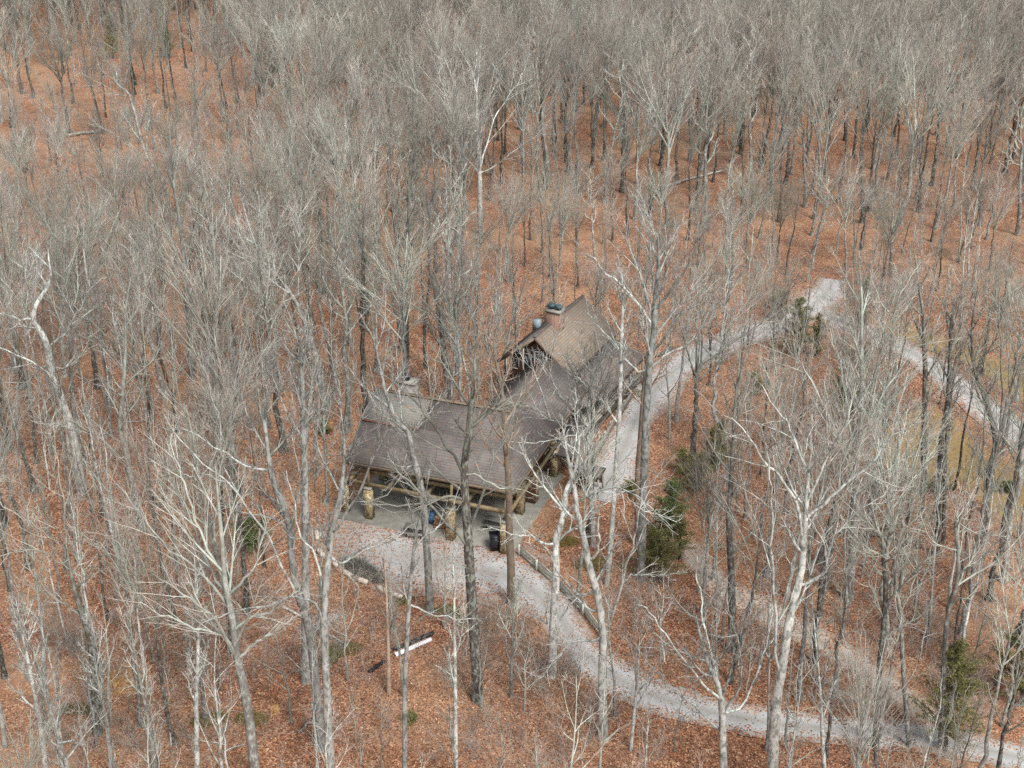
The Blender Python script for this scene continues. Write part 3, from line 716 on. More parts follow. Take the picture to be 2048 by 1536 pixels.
SPEC = {
    'forest':   dict(H=26, r=.24, wander=.13, top=.80, n=12, t0=.62, t1=1.0, a=.46, L=-8.8, tp=.22, wig=.055, up=.02, nb=7, nt=6, ns=3, ba=.42),   # trunk: height, radius, wander | limbs: n, t0, t1, angle, length | wiggle, upturn | branches, twigs, twiglets
    'straight': dict(H=28, r=.31, wander=.16, top=.93, n=16, t0=.46, t1=.98, a=.66, L=-6.4, tp=.5, wig=.11, up=.10, nb=7, nt=6, ns=4),
    'vase':     dict(H=27, r=.34, wander=.14, top=.50, n=9, t0=.76, t1=1.0, a=.42, L=-13.0, tp=.12, wig=.05, up=.01, nb=11, nt=6, ns=4, ba=.42),
    'gnarled':  dict(H=27, r=.34, wander=.30, top=.95, n=13, t0=.36, t1=.97, a=.90, L=-7.0, tp=.6, wig=.16, up=.09, nb=7, nt=6, ns=4),
    'slender':  dict(H=20, r=.14, wander=.14, top=1.0, n=11, t0=.45, t1=.97, a=.62, L=-3.6, tp=.6, wig=.12, up=.12, nb=5, nt=5, ns=5),
    'broom':    dict(H=25, r=.28, wander=.12, top=.72, n=20, t0=.55, t1=1.0, a=.52, L=-10.0, tp=.2, wig=.055, up=.015, nb=8, nt=6, ns=4, ba=.42),
}

def crown(mb, limbs, LR, s, dens=1.0, rg=None, tw=1.0):
    rg = rg or rng
    ba = s.get('ba', .66); fine = 'ba' in s
    B, BR = sprout(limbs, LR, max(2, round(s['nb'])), .18, .98, ba, .46 if fine else .40, 4, s['wig'] * 1.1, s['up'], .62, .05, .013, .55, rg)
    T, TR = sprout(B, BR, max(2, round(s['nt'] * dens)), .12, 1.0, min(.62, ba * 1.15), .46 if fine else .42, 3, s['wig'] * 1.2, s['up'] * .8, .6, .016 * tw, .0075 * tw, .45, rg)
    S, SR = sprout(T, TR, max(2, round(s['ns'] * dens)), .1, 1.0, min(.60, ba * 1.25), .55, 2, .16, s['up'] * .5, .7, .0085 * tw, .004 * tw, .4, rg)
    tubes(mb, B, BR, 4, .62, .74); tubes(mb, T, TR, 3, .76, .9, True); tubes(mb, S, SR, 3, .9, 1.0, True)

def make_proto(kind, mat, seed, dens=1.0, tw=1.0):
    rg = np.random.default_rng(seed); s = dict(SPEC[kind])
    P, R = trunk_line(s['H'], s['r'], 16, s['wander'], .02 * rg.random(), s['top'], rg, .45 if kind == 'vase' else .05)
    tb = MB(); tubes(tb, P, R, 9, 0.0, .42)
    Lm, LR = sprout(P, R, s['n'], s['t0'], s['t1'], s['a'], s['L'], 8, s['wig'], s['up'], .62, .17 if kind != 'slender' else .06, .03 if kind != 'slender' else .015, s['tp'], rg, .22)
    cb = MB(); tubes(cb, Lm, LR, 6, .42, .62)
    # the leader's own top carries twigs too
    allL = Lm; allR = LR
    crown(cb, allL, allR, s, dens, rg, tw)
    return tb.mesh(kind + '_trunk', mat, smooth=True, lev=True), cb.mesh(kind + '_crown', mat, lev=True)

PROTO = {}
for kind, mats in (('straight', [m_bark, m_dark, m_bark, m_dark, m_bark]), ('vase', [m_bark, m_dark, m_bark]), ('gnarled', [m_pale, m_bark, m_pale]),
                   ('slender', [m_bark, m_pale, m_dark, m_bark]), ('forest', [m_dark, m_bark, m_dark, m_bark, m_dark, m_bark]), ('broom', [m_bark, m_dark, m_bark, m_bark])):
    PROTO[kind] = [(make_proto(kind, mt, 100 + 10 * i + len(kind)), mt) for i, mt in enumerate(mats)]

PLACED = []     # x, y of everything planted
def plant(kind, idx, p, rz, sc_, label, group, name='bare_tree', sxy=1.0):
    (tm, cm), mt = PROTO[kind][idx]
    t = tag(empty(name, (p[0], p[1], float(gz(p[0], p[1]))), rz), label, 'tree', group)
    t.scale = (sc_ * sxy, sc_ * sxy, sc_)
    link('trunk', tm, t); link('crown', cm, t)
    PLACED.append((p[0], p[1])); return t

# ------------------------------------------------------------------ hero trees traced where they stand
def hero(name, label, base, trunk, limbs, r0, mat, spec='gnarled', auto=8, dens=1.0, Hmax=28, seed=0, t0=.45, rt=.05, group=None, nbs=1.0):
    """trunk and limbs follow the photo in the upright plane of the tree; every limb then swings out of that plane"""
    rg = np.random.default_rng(1000 + seed)
    b = at(*base); Yb = b[1]
    pts = [b + [0, 0, -.4], b + [0, 0, .4]] + [on_plane(x, y, Yb) for x, y in trunk]
    if Hmax and pts[-1][2] < Hmax + b[2]:
        d = pts[-1] - pts[-2]; d = d / np.linalg.norm(d); d = nrm(d * .5 + np.array([0, 0, .6])); L = (Hmax + b[2] - pts[-1][2])
        nn = max(2, int(L / 3))
        for k in range(nn):
            d = nrm(d + rg.normal(size=3) * .12 + [0, 0, .12]); pts.append(pts[-1] + d * L / nn)
    P = np.array(pts); P[2:, 1] += np.cumsum(rg.normal(size=len(P) - 2) * .12)
    k = 22; C = smooth_line(P, k); q = np.linspace(0, 1, k)
    R = r0 * ((1 - q) ** .75 * (1 - rt) + rt); R[0] *= 1.55; R[1] *= 1.1; R = np.maximum(R, .02)
    root = tag(empty(name, tuple(b)), label, 'tree', group)
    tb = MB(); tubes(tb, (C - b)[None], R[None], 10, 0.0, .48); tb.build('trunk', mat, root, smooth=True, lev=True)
    s = dict(SPEC[spec]); Ls, Rs = [], []
    s['nb'] = max(s['nb'], 8) * nbs; dens = dens * 1.12; r0 = r0 * .62
    for li, lp in enumerate(limbs):
        w = [on_plane(x, y, Yb) for x, y in lp]
        i0 = np.argmin(np.linalg.norm(C - w[0], axis=1)); 
        cand = Ls[:]; src = C[i0]; sr = R[i0]
        best = np.linalg.norm(C[i0] - w[0])
        for Lc, Rc in zip(Ls, Rs):
            j = np.argmin(np.linalg.norm((Lc - w[0])[:, [0, 2]], axis=1)); dd = np.linalg.norm((Lc[j] - w[0])[[0, 2]])
            if dd < best - .4: best = dd; src = Lc[j]; sr = Rc[j]
        sgn = 1 if (li % 2) else -1; dep = sgn * rg.uniform(.15, .45)
        line = [src]; acc = 0.0
        for a, c in zip(lp, lp[1:]):
            pa, pc = on_plane(*a, Yb), on_plane(*c, Yb); acc += np.linalg.norm(pc - pa)
            line.append(on_plane(*c, src[1] + dep * acc))
        d = nrm(np.array(line[-1]) - np.array(line[-2])); L = 2.6
        for _ in range(2): d = nrm(d + rg.normal(size=3) * .2 + [0, 0, .15]); line.append(line[-1] + d * L / 2)
        Lc = smooth_line(np.array(line), 16); rs = min(sr * .62, r0 * .38)
        jit = rg.normal(size=(16, 3)) * .05; jit[:2] = 0; Lc = Lc + jit
        Ls.append(Lc); Rs.append(rs * (1 - np.linspace(0, 1, 16)) ** .9 * .86 + .022)
    for Lc, Rc in zip(Ls, Rs):
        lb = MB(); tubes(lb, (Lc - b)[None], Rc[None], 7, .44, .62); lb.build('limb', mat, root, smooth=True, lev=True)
    cb = MB(); allL = [np.array(Ls) - b] if Ls else []; allR = [np.array(Rs)] if Ls else []
    if auto:
        A, AR = sprout((C - b)[None], R[None], int(auto * 1.3), t0, .98, s['a'] * .9, min(s['L'], -4) * .85, 15, s['wig'] * .4, s['up'] * .6, .55, .10, .02, .55, rg)
        tubes(cb, A, AR, 5, .44, .62); allL.append(A); allR.append(AR)
    s['wig'] = min(s['wig'], .17); crown(cb, np.concatenate(allL), np.concatenate(allR), s, dens, rg, 1.15)
    cb.build('crown', mat, root, lev=True)
    PLACED.append((b[0], b[1])); return root

HEROES = [
 ('forked_tree', 'pale mottled trunk forking above a thin left limb, front left of the pavilion', (668, 1600), [(660, 1524), (653, 1353), (648, 1226), (655, 1131), (661, 1079), (677, 1006), (685, 957), (688, 893), (683, 844)],
  [[(661, 1079), (672, 1059), (694, 1020), (721, 979), (750, 913), (770, 869), (772, 840)], [(648, 1200), (635, 1132), (621, 1096), (599, 1064), (592, 1020)], [(646, 1226), (628, 1204), (600, 1198), (574, 1195), (545, 1212), (480, 1218)], [(655, 1131), (672, 1124), (692, 1123), (720, 1105), (760, 1090)], [(688, 930), (700, 900), (714, 866), (722, 835)]], .33, m_pale, 'gnarled', 5, .7, 25),
 ('leaning_tree', 'tall pale tree with a long white limb leaning left over the leaf floor', (643, 1500), [(630, 1350), (618, 1250), (601, 1199), (591, 1162), (583, 1110), (579, 1064), (565, 1010), (543, 959), (535, 918), (530, 880), (523, 840)],
  [[(601, 1199), (589, 1181), (574, 1147), (548, 1101), (533, 1067), (508, 1035), (486, 1008), (462, 971), (447, 959), (401, 923), (369, 888)], [(462, 971), (450, 940), (445, 913), (440, 857), (433, 825)], [(586, 1120), (589, 1089), (589, 1028), (601, 979), (621, 937), (631, 901), (635, 852), (640, 800)], [(543, 959), (520, 940), (499, 932), (472, 920), (440, 900)], [(579, 1064), (565, 1045), (540, 1036), (515, 1030)], [(440, 957), (415, 950), (395, 955)]], .34, m_pale, 'gnarled', 5, .7, 26),
 ('straight_tree', 'straight smooth grey trunk rising behind the pale leaning tree', (612, 1365), [(611, 1186), (611, 1040), (608, 893), (606, 820), (604, 740)], [], .36, m_pale, 'straight', 13, .8, 28),
 ('fan_tree', 'grey tree whose many limbs fan out to the left, front left woods', (512, 1580), [(509, 1524), (497, 1421), (485, 1346), (475, 1301), (468, 1233), (452, 1165), (445, 1090), (436, 1000), (430, 930)],
  [[(475, 1301), (448, 1262), (420, 1228), (385, 1200), (355, 1180)], [(468, 1233), (440, 1190), (405, 1150), (372, 1120), (330, 1090), (300, 1050)], [(478, 1310), (448, 1278), (418, 1262), (385, 1255), (350, 1238)], [(460, 1200), (430, 1150), (405, 1100), (385, 1050), (360, 1000)], [(470, 1250), (500, 1235), (530, 1228), (560, 1205)], [(452, 1165), (420, 1110), (398, 1060), (380, 1000), (362, 950)], [(480, 1320), (505, 1290), (540, 1270)], [(455, 1180), (490, 1155), (512, 1130), (518, 1100)]], .40, m_bark, 'broom', 6, .8, 24),
 ('black_trunk_tree', 'black leaning trunk topped by spreading white limbs, far left', (196, 1470), [(190, 1350), (181, 1277), (160, 1216), (145, 1160), (133, 1105)],
  [[(136, 1120), (120, 1127), (95, 1108), (68, 1101), (30, 1103), (-10, 1118)], [(133, 1105), (130, 1060), (130, 1011), (120, 960), (110, 900)], [(133, 1105), (150, 1085), (171, 1066), (190, 1040), (205, 1005)], [(133, 1105), (116, 1086), (90, 1066), (68, 1052), (34, 1030)], [(133, 1105), (112, 1060), (85, 1020), (60, 985)]], .42, m_dark, 'gnarled', 3, .8, 0),
 ('sycamore_tree', 'big white crooked tree with a swan neck limb at the left edge', (165, 985), [(152, 900), (140, 850), (120, 790), (106, 745), (99, 720), (96, 691), (82, 661), (69, 640), (73, 615), (78, 600), (92, 580), (100, 562), (104, 545)],
  [[(118, 788), (103, 756), (75, 730), (44, 715), (0, 695), (-30, 685)], [(96, 691), (110, 683), (128, 672), (139, 653), (146, 635), (165, 610), (176, 585)], [(69, 640), (55, 636), (40, 641), (22, 632), (0, 626), (-25, 640)], [(104, 742), (86, 733), (72, 745), (55, 765), (35, 775), (10, 785)], [(73, 612), (62, 590), (55, 565), (50, 540)], [(106, 745), (124, 735), (146, 730), (162, 710)]], .42, m_pale, 'gnarled', 3, .6, 24),
 ('curved_limb_tree', 'grey trunk with one curved pale limb reaching left, left woods', (285, 1060), [(277, 1023), (270, 978), (258, 920), (253, 900), (240, 860), (245, 800), (250, 740), (252, 690)], [[(253, 903), (240, 915), (205, 878), (171, 861), (147, 842), (125, 846)], [(246, 850), (262, 820), (280, 790), (288, 750)]], .36, m_bark, 'gnarled', 8, .8, 25),
 ('slim_tree', 'slim pale straight trunk crossing in front of the white pipe', (806, 1600), [(810, 1524), (810, 1387), (815, 1267), (820, 1182), (826, 1114), (834, 1060), (848, 1000), (860, 940)], [[(826, 1114), (840, 1085), (865, 1060), (890, 1040)], [(818, 1200), (850, 1225), (880, 1232)]], .21, m_pale, 'slender', 5, .7, 0),
 ('oak_tree', 'large dark trunk with flared root before the pavilion, pale forked limbs above', (955, 1402), [(952, 1319), (945, 1216), (938, 1114), (936, 1062), (930, 980), (930, 912), (938, 866), (941, 812), (947, 780), (950, 730)],
  [[(929, 960), (923, 935), (901, 903), (881, 870), (862, 841), (850, 825), (830, 800), (812, 785)], [(862, 841), (863, 825), (865, 800), (868, 770)], [(938, 1100), (925, 1080), (870, 1020), (840, 985), (815, 960)], [(936, 1062), (950, 1035), (970, 975), (988, 915), (1012, 879), (1020, 850)], [(932, 1000), (925, 998), (900, 993), (870, 1000), (845, 1007), (800, 1012)], [(940, 850), (960, 838), (985, 822), (1000, 815)], [(932, 940), (950, 950), (975, 965), (1000, 975)]], .44, m_dark, 'gnarled', 9, .95, 28),
 ('grey_tree', 'grey trunk before the pavilion between the two middle pillars, limb bending left over the roof', (860, 1228), [(856, 1137), (850, 1059), (845, 1000), (836, 954), (827, 921), (820, 890), (813, 866), (791, 845), (778, 812), (768, 782), (759, 744), (752, 700)],
  [[(820, 890), (829, 865), (843, 847), (855, 830)], [(827, 921), (815, 935), (800, 945)], [(845, 1000), (825, 975), (800, 950), (790, 930)], [(838, 960), (826, 945), (822, 925)]], .33, m_pale, 'gnarled', 8, .95, 27),
 ('tan_trunk_tree', 'tan rough trunk standing on the gravel lot right of the pavilion', (1022, 1206), [(1022, 1137), (1018, 1058), (1018, 1000), (1015, 932), (1010, 880), (1006, 820), (1003, 770)], [], .38, m_tan, 'gnarled', 9, .8, 24),
 ('twin_stem_tree', 'grey tree forking low into two stems beside the gravel drive bend', (1205, 1475), [(1205, 1400), (1205, 1353), (1207, 1278), (1197, 1202), (1181, 1148), (1167, 1079), (1154, 1028), (1150, 985), (1140, 940)],
  [[(1207, 1278), (1215, 1260), (1229, 1223), (1249, 1141), (1262, 1100), (1270, 1072), (1280, 1020)], [(1196, 1200), (1180, 1185), (1160, 1190), (1140, 1210)], [(1205, 1290), (1185, 1282), (1150, 1283), (1120, 1310)], [(1240, 1170), (1265, 1148), (1300, 1150)], [(1180, 1146), (1192, 1110), (1198, 1080), (1196, 1050)], [(1200, 1240), (1178, 1215), (1150, 1180), (1120, 1150), (1100, 1110)]], .38, m_pale, 'gnarled', 4, .6, 24),
 ('arching_limb_tree', 'grey tree with an arching white limb over the fence', (1105, 1352), [(1106, 1250), (1112, 1148), (1112, 1079), (1122, 1050), (1130, 1010), (1133, 980), (1150, 945)],
  [[(1122, 1045), (1150, 1010), (1178, 990), (1210, 978), (1243, 975), (1279, 993), (1290, 1005)], [(1243, 978), (1262, 1005), (1285, 1020)], [(1131, 1000), (1150, 960), (1165, 930), (1178, 900)], [(1115, 1080), (1140, 1060), (1170, 1040)], [(1113, 1100), (1085, 1085), (1060, 1070), (1040, 1072)]], .36, m_pale, 'gnarled', 3, .6, 22),
 ('white_stem_tree', 'white forked stems rising in front of the side porch roof', (1186, 1092), [(1184, 1030), (1180, 963), (1178, 900), (1177, 862), (1178, 820), (1178, 777), (1184, 755), (1192, 735)],
  [[(1177, 862), (1165, 845), (1150, 820), (1125, 795), (1108, 770)], [(1178, 855), (1195, 825), (1214, 806), (1243, 791), (1262, 775)], [(1178, 780), (1166, 765), (1155, 752), (1150, 740)], [(1177, 862), (1150, 855), (1120, 845), (1090, 835)], [(1178, 840), (1190, 800), (1194, 770), (1195, 740), (1210, 715), (1238, 690)], [(1178, 870), (1140, 872), (1110, 880), (1080, 885)]], .27, m_pale, 'gnarled', 5, .8, 20),
 ('tall_tree', 'tallest straight grey trunk standing at the edge of the driveway', (1284, 1160), [(1283, 1115), (1290, 921), (1294, 813), (1301, 723), (1308, 668), (1312, 600), (1318, 540)],
  [[(1300, 730), (1330, 710), (1370, 690), (1400, 660)], [(1298, 760), (1270, 740), (1240, 700), (1215, 670)], [(1301, 723), (1325, 680), (1350, 640), (1385, 610), (1420, 560)], [(1308, 660), (1285, 620), (1255, 580), (1215, 550)], [(1312, 620), (1345, 580), (1370, 540), (1385, 500)], [(1310, 640), (1295, 590), (1280, 550), (1265, 510)]], .42, m_pale, 'broom', 8, .8, 30),
 ('brown_trunk_tree', 'brown shaded trunk close behind the tall grey trunk by the driveway', (1276, 1090), [(1276, 960), (1282, 860), (1286, 795), (1290, 740), (1296, 690)], [], .34, m_tan, 'straight', 12, .7, 26),
 ('slender_tree', 'slender grey trunk between the white stems and the driveway', (1214, 1169), [(1222, 1078), (1230, 970), (1240, 813), (1243, 680), (1246, 600)], [], .26, m_pale, 'slender', 12, .8, 27),
 ('spreading_tree', 'large pale tree with two main stems and spreading crown, lower right woods', (1546, 1600), [(1546, 1524), (1553, 1387), (1562, 1336), (1580, 1223), (1601, 1148), (1608, 1079), (1612, 1011), (1616, 950), (1625, 890)],
  [[(1592, 1180), (1620, 1166), (1649, 1144), (1654, 1115), (1648, 1090), (1635, 1062)], [(1652, 1110), (1666, 1079), (1690, 1050), (1715, 1022), (1741, 1008)], [(1560, 1345), (1550, 1300), (1550, 1216), (1544, 1114), (1546, 1045), (1540, 980)], [(1610, 1040), (1614, 978), (1600, 905), (1584, 869), (1573, 842)], [(1606, 1090), (1594, 1012), (1560, 954), (1532, 927), (1508, 889)], [(1612, 1040), (1655, 1000), (1690, 965), (1741, 927), (1775, 876)], [(1612, 1000), (1640, 950), (1665, 900), (1690, 850)]], .42, m_pale, 'gnarled', 4, .7, 25),
 ('multi_stem_tree', 'many stemmed pale tree standing across the lower gravel drive', (1447, 1600), [(1446, 1500), (1444, 1404), (1430, 1360), (1416, 1330), (1400, 1270), (1392, 1230)],
  [[(1444, 1404), (1464, 1336), (1480, 1290), (1500, 1240)], [(1448, 1440), (1485, 1410), (1512, 1353), (1530, 1300), (1540, 1257)], [(1447, 1420), (1478, 1370), (1481, 1312), (1470, 1260)], [(1446, 1480), (1415, 1440), (1390, 1410), (1352, 1385), (1320, 1350)], [(1440, 1400), (1410, 1372), (1385, 1340), (1350, 1300), (1318, 1250)], [(1440, 1395), (1420, 1300), (1405, 1240), (1402, 1190)]],   .32, m_pale, 'gnarled', 6, 1, 0),
 ('split_trunk_tree', 'dark slim trunk splitting high, third from the right at the lower drive', (1750, 1495), [(1758, 1353), (1765, 1285), (1772, 1182), (1768, 1130), (1765, 1080)], [[(1768, 1240), (1750, 1200), (1738, 1165)], [(1765, 1290), (1785, 1265), (1810, 1250)]], .26, m_dark, 'gnarled', 7, .8, 17),
 ('dark_slim_tree', 'slim grey trunk with a forked twiggy top beside the trail end', (1816, 1492), [(1809, 1353), (1803, 1233), (1792, 1165), (1790, 1100)], [[(1803, 1220), (1820, 1180), (1835, 1140)], [(1806, 1300), (1780, 1270), (1765, 1240)]], .2, m_bark, 'gnarled', 8, .8, 16),
 ('ivy_tree', 'thin tall trunk rising through the cedar at the lower right', (1880, 1500), [(1888, 1319), (1895, 1216), (1908, 1165), (1912, 1114), (1905, 1040)], [[(1895, 1216), (1925, 1195), (1960, 1220)], [(1908, 1165), (1930, 1140), (1950, 1110)]], .22, m_bark, 'gnarled', 8, .8, 19),
 ('forked_tree', 'dark trunk forking into two tall stems beside the lawn', (1966, 1085), [(1971, 1025), (1977, 944), (1987, 910), (1990, 876), (1973, 808), (1953, 756), (1946, 722), (1942, 660)], [[(1988, 900), (1997, 876), (2004, 808), (2004, 739), (2001, 671), (1998, 620)], [(1986, 912), (2010, 900), (2035, 892)], [(1950, 750), (1970, 710), (1990, 680)]], .34, m_dark, 'straight', 8, .9, 24),
 ('twin_tree', 'dark straight trunk left of a thinner one at the lawn corner', (1872, 1110), [(1876, 1013), (1881, 876), (1892, 807), (1898, 705), (1902, 640)], [], .3, m_dark, 'straight', 13, .9, 24),
 ('twin_tree', 'thinner dark trunk close to the right of a straight one at the lawn corner', (1886, 1085), [(1889, 1000), (1892, 880), (1902, 780), (1910, 720)], [], .22, m_dark, 'slender', 12, .9, 22),
 ('forked_tree', 'dark trunk with a limb forking right across the far gravel road', (1846, 985), [(1847, 876), (1850, 756), (1847, 688), (1845, 630)], [[(1851, 760), (1865, 735), (1881, 705), (1905, 685), (1936, 664)]], .34, m_dark, 'straight', 10, .9, 24),
 ('broad_tree', 'broad grey crown fanning out above the dark conifer right of the driveway', (1696, 1200), [(1702, 1130), (1707, 1060), (1710, 1000), (1712, 950), (1718, 880), (1722, 820), (1725, 760)],
  [[(1712, 940), (1690, 900), (1665, 850), (1640, 800), (1610, 740)], [(1716, 900), (1735, 850), (1760, 800), (1800, 740), (1825, 700)], [(1710, 980), (1675, 950), (1640, 920), (1620, 880)], [(1714, 930), (1700, 860), (1690, 790), (1680, 720)], [(1720, 850), (1740, 790), (1755, 730), (1765, 690)], [(1711, 990), (1745, 960), (1790, 930), (1830, 905)]], .42, m_bark, 'broom', 8, .9, 29),
 ('ivy_trunk_tree', 'dark rough trunk standing by the cedars left of the narrow trail', (1464, 1305), [(1464, 1182), (1461, 1114), (1457, 1045), (1462, 980), (1466, 900), (1470, 830)], [[(1461, 1114), (1490, 1080), (1510, 1050)]], .33, m_dark, 'straight', 11, .9, 25),
 ('black_trunk_tree', 'black straight trunk behind the left half of the pavilion roof', (815, 782), [(813, 704), (813, 632), (811, 560), (815, 480), (818, 420)], [], .34, m_dark, 'straight', 15, 1, 29),
 ('broken_tree', 'thick twisted trunk with a splintered top behind the pavilion roof', (900, 802), [(897, 760), (889, 719), (878, 632), (867, 565), (862, 545)], [[(893, 725), (880, 690), (867, 668), (858, 650), (853, 640)], [(886, 690), (910, 650), (925, 610), (940, 570)]], .55, m_dark, 'gnarled', 4, .9, 0),
 ('vase_tree', 'great vase shaped tree with pale limbs fanning up behind the lodge', (962, 470), [(960, 430), (960, 370), (958, 342), (955, 280), (953, 205), (952, 180)],
  [[(958, 345), (940, 325), (919, 300), (890, 255), (871, 225), (844, 190)], [(958, 345), (970, 300), (988, 240), (1010, 205), (1025, 180)], [(960, 350), (987, 335), (1021, 307), (1060, 280)], [(956, 330), (940, 280), (920, 220), (905, 160)], [(958, 340), (965, 270), (975, 210), (985, 150)], [(956, 335), (925, 280), (895, 200), (880, 160)]], .46, m_pale, 'broom', 6, 1, 23),
 ('fan_tree', 'olive grey tree with limbs fanning wide above the left woods', (385, 760), [(382, 690), (378, 620), (372, 560), (368, 500), (362, 440)], [[(380, 640), (360, 590), (330, 540), (295, 480)], [(376, 590), (400, 540), (425, 490), (450, 430)], [(372, 560), (350, 500), (330, 440), (310, 390)], [(378, 610), (410, 570), (440, 540), (480, 500)], [(370, 540), (385, 480), (400, 420)]], .4, m_bark, 'broom', 8, 1, 28),
 ('white_fork_tree', 'white forked trunk leaning left beside the dark trunks, left of the lodge', (650, 830), [(640, 760), (625, 690), (600, 620), (575, 575), (550, 545), (525, 520)], [[(585, 590), (560, 575), (540, 560), (505, 530), (470, 510)], [(600, 620), (595, 560), (600, 510), (598, 460)], [(575, 575), (565, 530), (550, 490), (540, 450)]], .32, m_pale, 'gnarled', 4, .8, 24),
 ('white_fork_tree', 'white slender trunk forking twice on the left hillside below the clearing', (335, 395), [(325, 360), (310, 335), (290, 305), (262, 200), (245, 178), (230, 165)], [[(300, 320), (272, 300), (250, 280), (215, 262)], [(290, 300), (295, 265), (300, 235)], [(262, 205), (240, 190), (205, 170), (170, 150)]], .3, m_pale, 'gnarled', 4, .9, 20),
 ('snag', 'broken dark snag with a pale torn top in the woods behind the lodge', (1300, 433), [(1303, 400), (1306, 370), (1308, 345)], [], .42, m_dark, 'slender', 1, .4, 0),
 ('slim_tree', 'slim pale trunk rising between the oak and the white pipe', (912, 1575), [(911, 1440), (910, 1300), (908, 1180), (904, 1090)], [], .19, m_pale, 'slender', 9, .8, 0),
 ('slim_tree', 'slim grey trunk between the oak and the gravel drive', (1022, 1395), [(1024, 1300), (1027, 1230), (1036, 1165)], [], .15, m_bark, 'slender', 8, .8, 0),
 ('slim_tree', 'slim pale trunk at the bottom edge below the black leaning trunk', (226, 1570), [(214, 1460), (203, 1387), (192, 1319), (180, 1230)], [], .2, m_pale, 'slender', 10, .9, 0),
 ('slim_tree', 'slim grey trunk leaning left beside the bare sandy soil', (313, 1550), [(300, 1450), (285, 1370), (268, 1284), (255, 1200)], [], .2, m_bark, 'slender', 10, .9, 0),
 ('slim_tree', 'slim pale straight trunk left of the fan tree foot', (396, 1575), [(394, 1470), (394, 1387), (398, 1295), (396, 1200), (392, 1110)], [], .22, m_pale, 'slender', 11, .9, 0),
 ('slim_tree', 'slim pale trunk leaning left in the bottom left corner', (95, 1560), [(80, 1450), (62, 1353), (42, 1267), (30, 1200)], [], .22, m_pale, 'slender', 11, .9, 0),
 ('slim_tree', 'thin grey trunk with bare lower half left of the black leaning trunk', (91, 1370), [(86, 1284), (74, 1182), (62, 1100), (55, 1030)], [], .2, m_bark, 'slender', 11, .9, 0),
 ('slim_tree', 'slim pale trunk standing across the far end of the picket fence', (1262, 1500), [(1270, 1420), (1276, 1330), (1280, 1250)], [], .17, m_pale, 'slender', 9, .8, 0),
 ('slim_tree', 'slim grey trunk left of the pavilion, nearest its left gable', (655, 1010), [(652, 930), (648, 850), (645, 780), (640, 720)], [], .2, m_bark, 'slender', 12, .9, 0),
 ('slim_tree', 'slim pale trunk right of the many stemmed tree on the drive', (1650, 1590), [(1645, 1480), (1640, 1390), (1632, 1300), (1625, 1220)], [], .18, m_pale, 'slender', 10, .9, 0),
 ('court_tree', 'slender pale tree with upright forks in the court between pavilion and hall', (984, 806), [(981, 740), (974, 690), (966, 640), (957, 590)], [[(980, 735), (990, 690), (1000, 640), (1003, 600)], [(977, 710), (960, 670), (940, 630)], [(981, 745), (1000, 720), (1020, 680), (1030, 640)]], .2, m_pale, 'broom', 4, .8, 0),
 ('court_tree', 'slender grey tree just left of the lodge hall gable', (1008, 770), [(1012, 710), (1020, 660), (1030, 610), (1040, 570)], [[(1012, 705), (1030, 670), (1050, 640), (1064, 600)], [(1014, 690), (1000, 650), (992, 610)]], .2, m_bark, 'broom', 4, .8, 0),
 ('court_tree', 'thin pale tree in the corner of pavilion and connecting wing', (940, 812), [(936, 760), (925, 710), (912, 660), (905, 620)], [[(933, 740), (945, 700), (950, 660)], [(930, 730), (910, 700), (890, 670)]], .17, m_pale, 'broom', 3, .8, 0),
 ('porch_tree', 'pale twisted tree between pavilion end and side porch', (1118, 935), [(1112, 890), (1100, 840), (1085, 790), (1068, 745), (1055, 700)], [[(1108, 870), (1130, 830), (1140, 790), (1150, 750)], [(1100, 840), (1075, 820), (1040, 810)], [(1090, 800), (1100, 750), (1105, 700), (1118, 660)]], .19, m_pale, 'gnarled', 3, .7, 0),
 ('bare_snag', 'barkless tan snag standing left of the white pipe end', (778, 1385), [(777, 1320), (775, 1240), (772, 1170), (768, 1100)], [], .2, m_tan, 'slender', 3, .4, 0),
]
for i, (nm, lb, base, tr, lm, r0, mt, sp, au, de, hm) in enumerate(HEROES):
    hero(nm, lb, base, tr, lm, r0, mt, sp, au, de, hm, seed=i, rt=.5 if nm == 'snag' else .06)

# ------------------------------------------------------------------ woods
VIEW = [(-20, 62), (15, 62), (15, 94), (20, 100), (14, 120), (-17, 112), (-21, 90)]         # open floor in front of the pavilion
def hb(u0, u1, v0, v1): return [tuple(H(u, v, 0)[:2]) for u, v in ((u0, v0), (u1, v0), (u1, v1), (u0, v1))]
EXPOLY += [VIEW, hb(-3, 17, -5, 15), hb(4, 22, 10, 41)]
CLEAR = [tuple(at(x, y)[:2]) for x, y in ((-300, 285), (120, 290), (330, 250), (480, 200), (520, 120), (300, 112), (-300, 118))]
OPEN = [tuple(at(x, y)[:2]) for x, y in ((955, 640), (960, 430), (1350, 400), (1390, 560), (1250, 640))]
OPEN2 = [tuple(at(x, y)[:2]) for x, y in ((1310, 1040), (1330, 800), (1480, 700), (1620, 670), (1680, 800), (1620, 1000), (1480, 1100))]
GRV = np.random.default_rng(99)
def blocked(x, y, m=1.2):
    if in_poly(x, y, OPEN) and GRV.random() < .8: return True
    if m > 1 and in_poly(x, y, OPEN2) and GRV.random() < .85: return True
    for C, W in EXCL:
        d = np.hypot(C[:, 0] - x, C[:, 1] - y)
        if np.any(d < W + m): return True
    return any(in_poly(x, y, p) for p in EXPOLY)

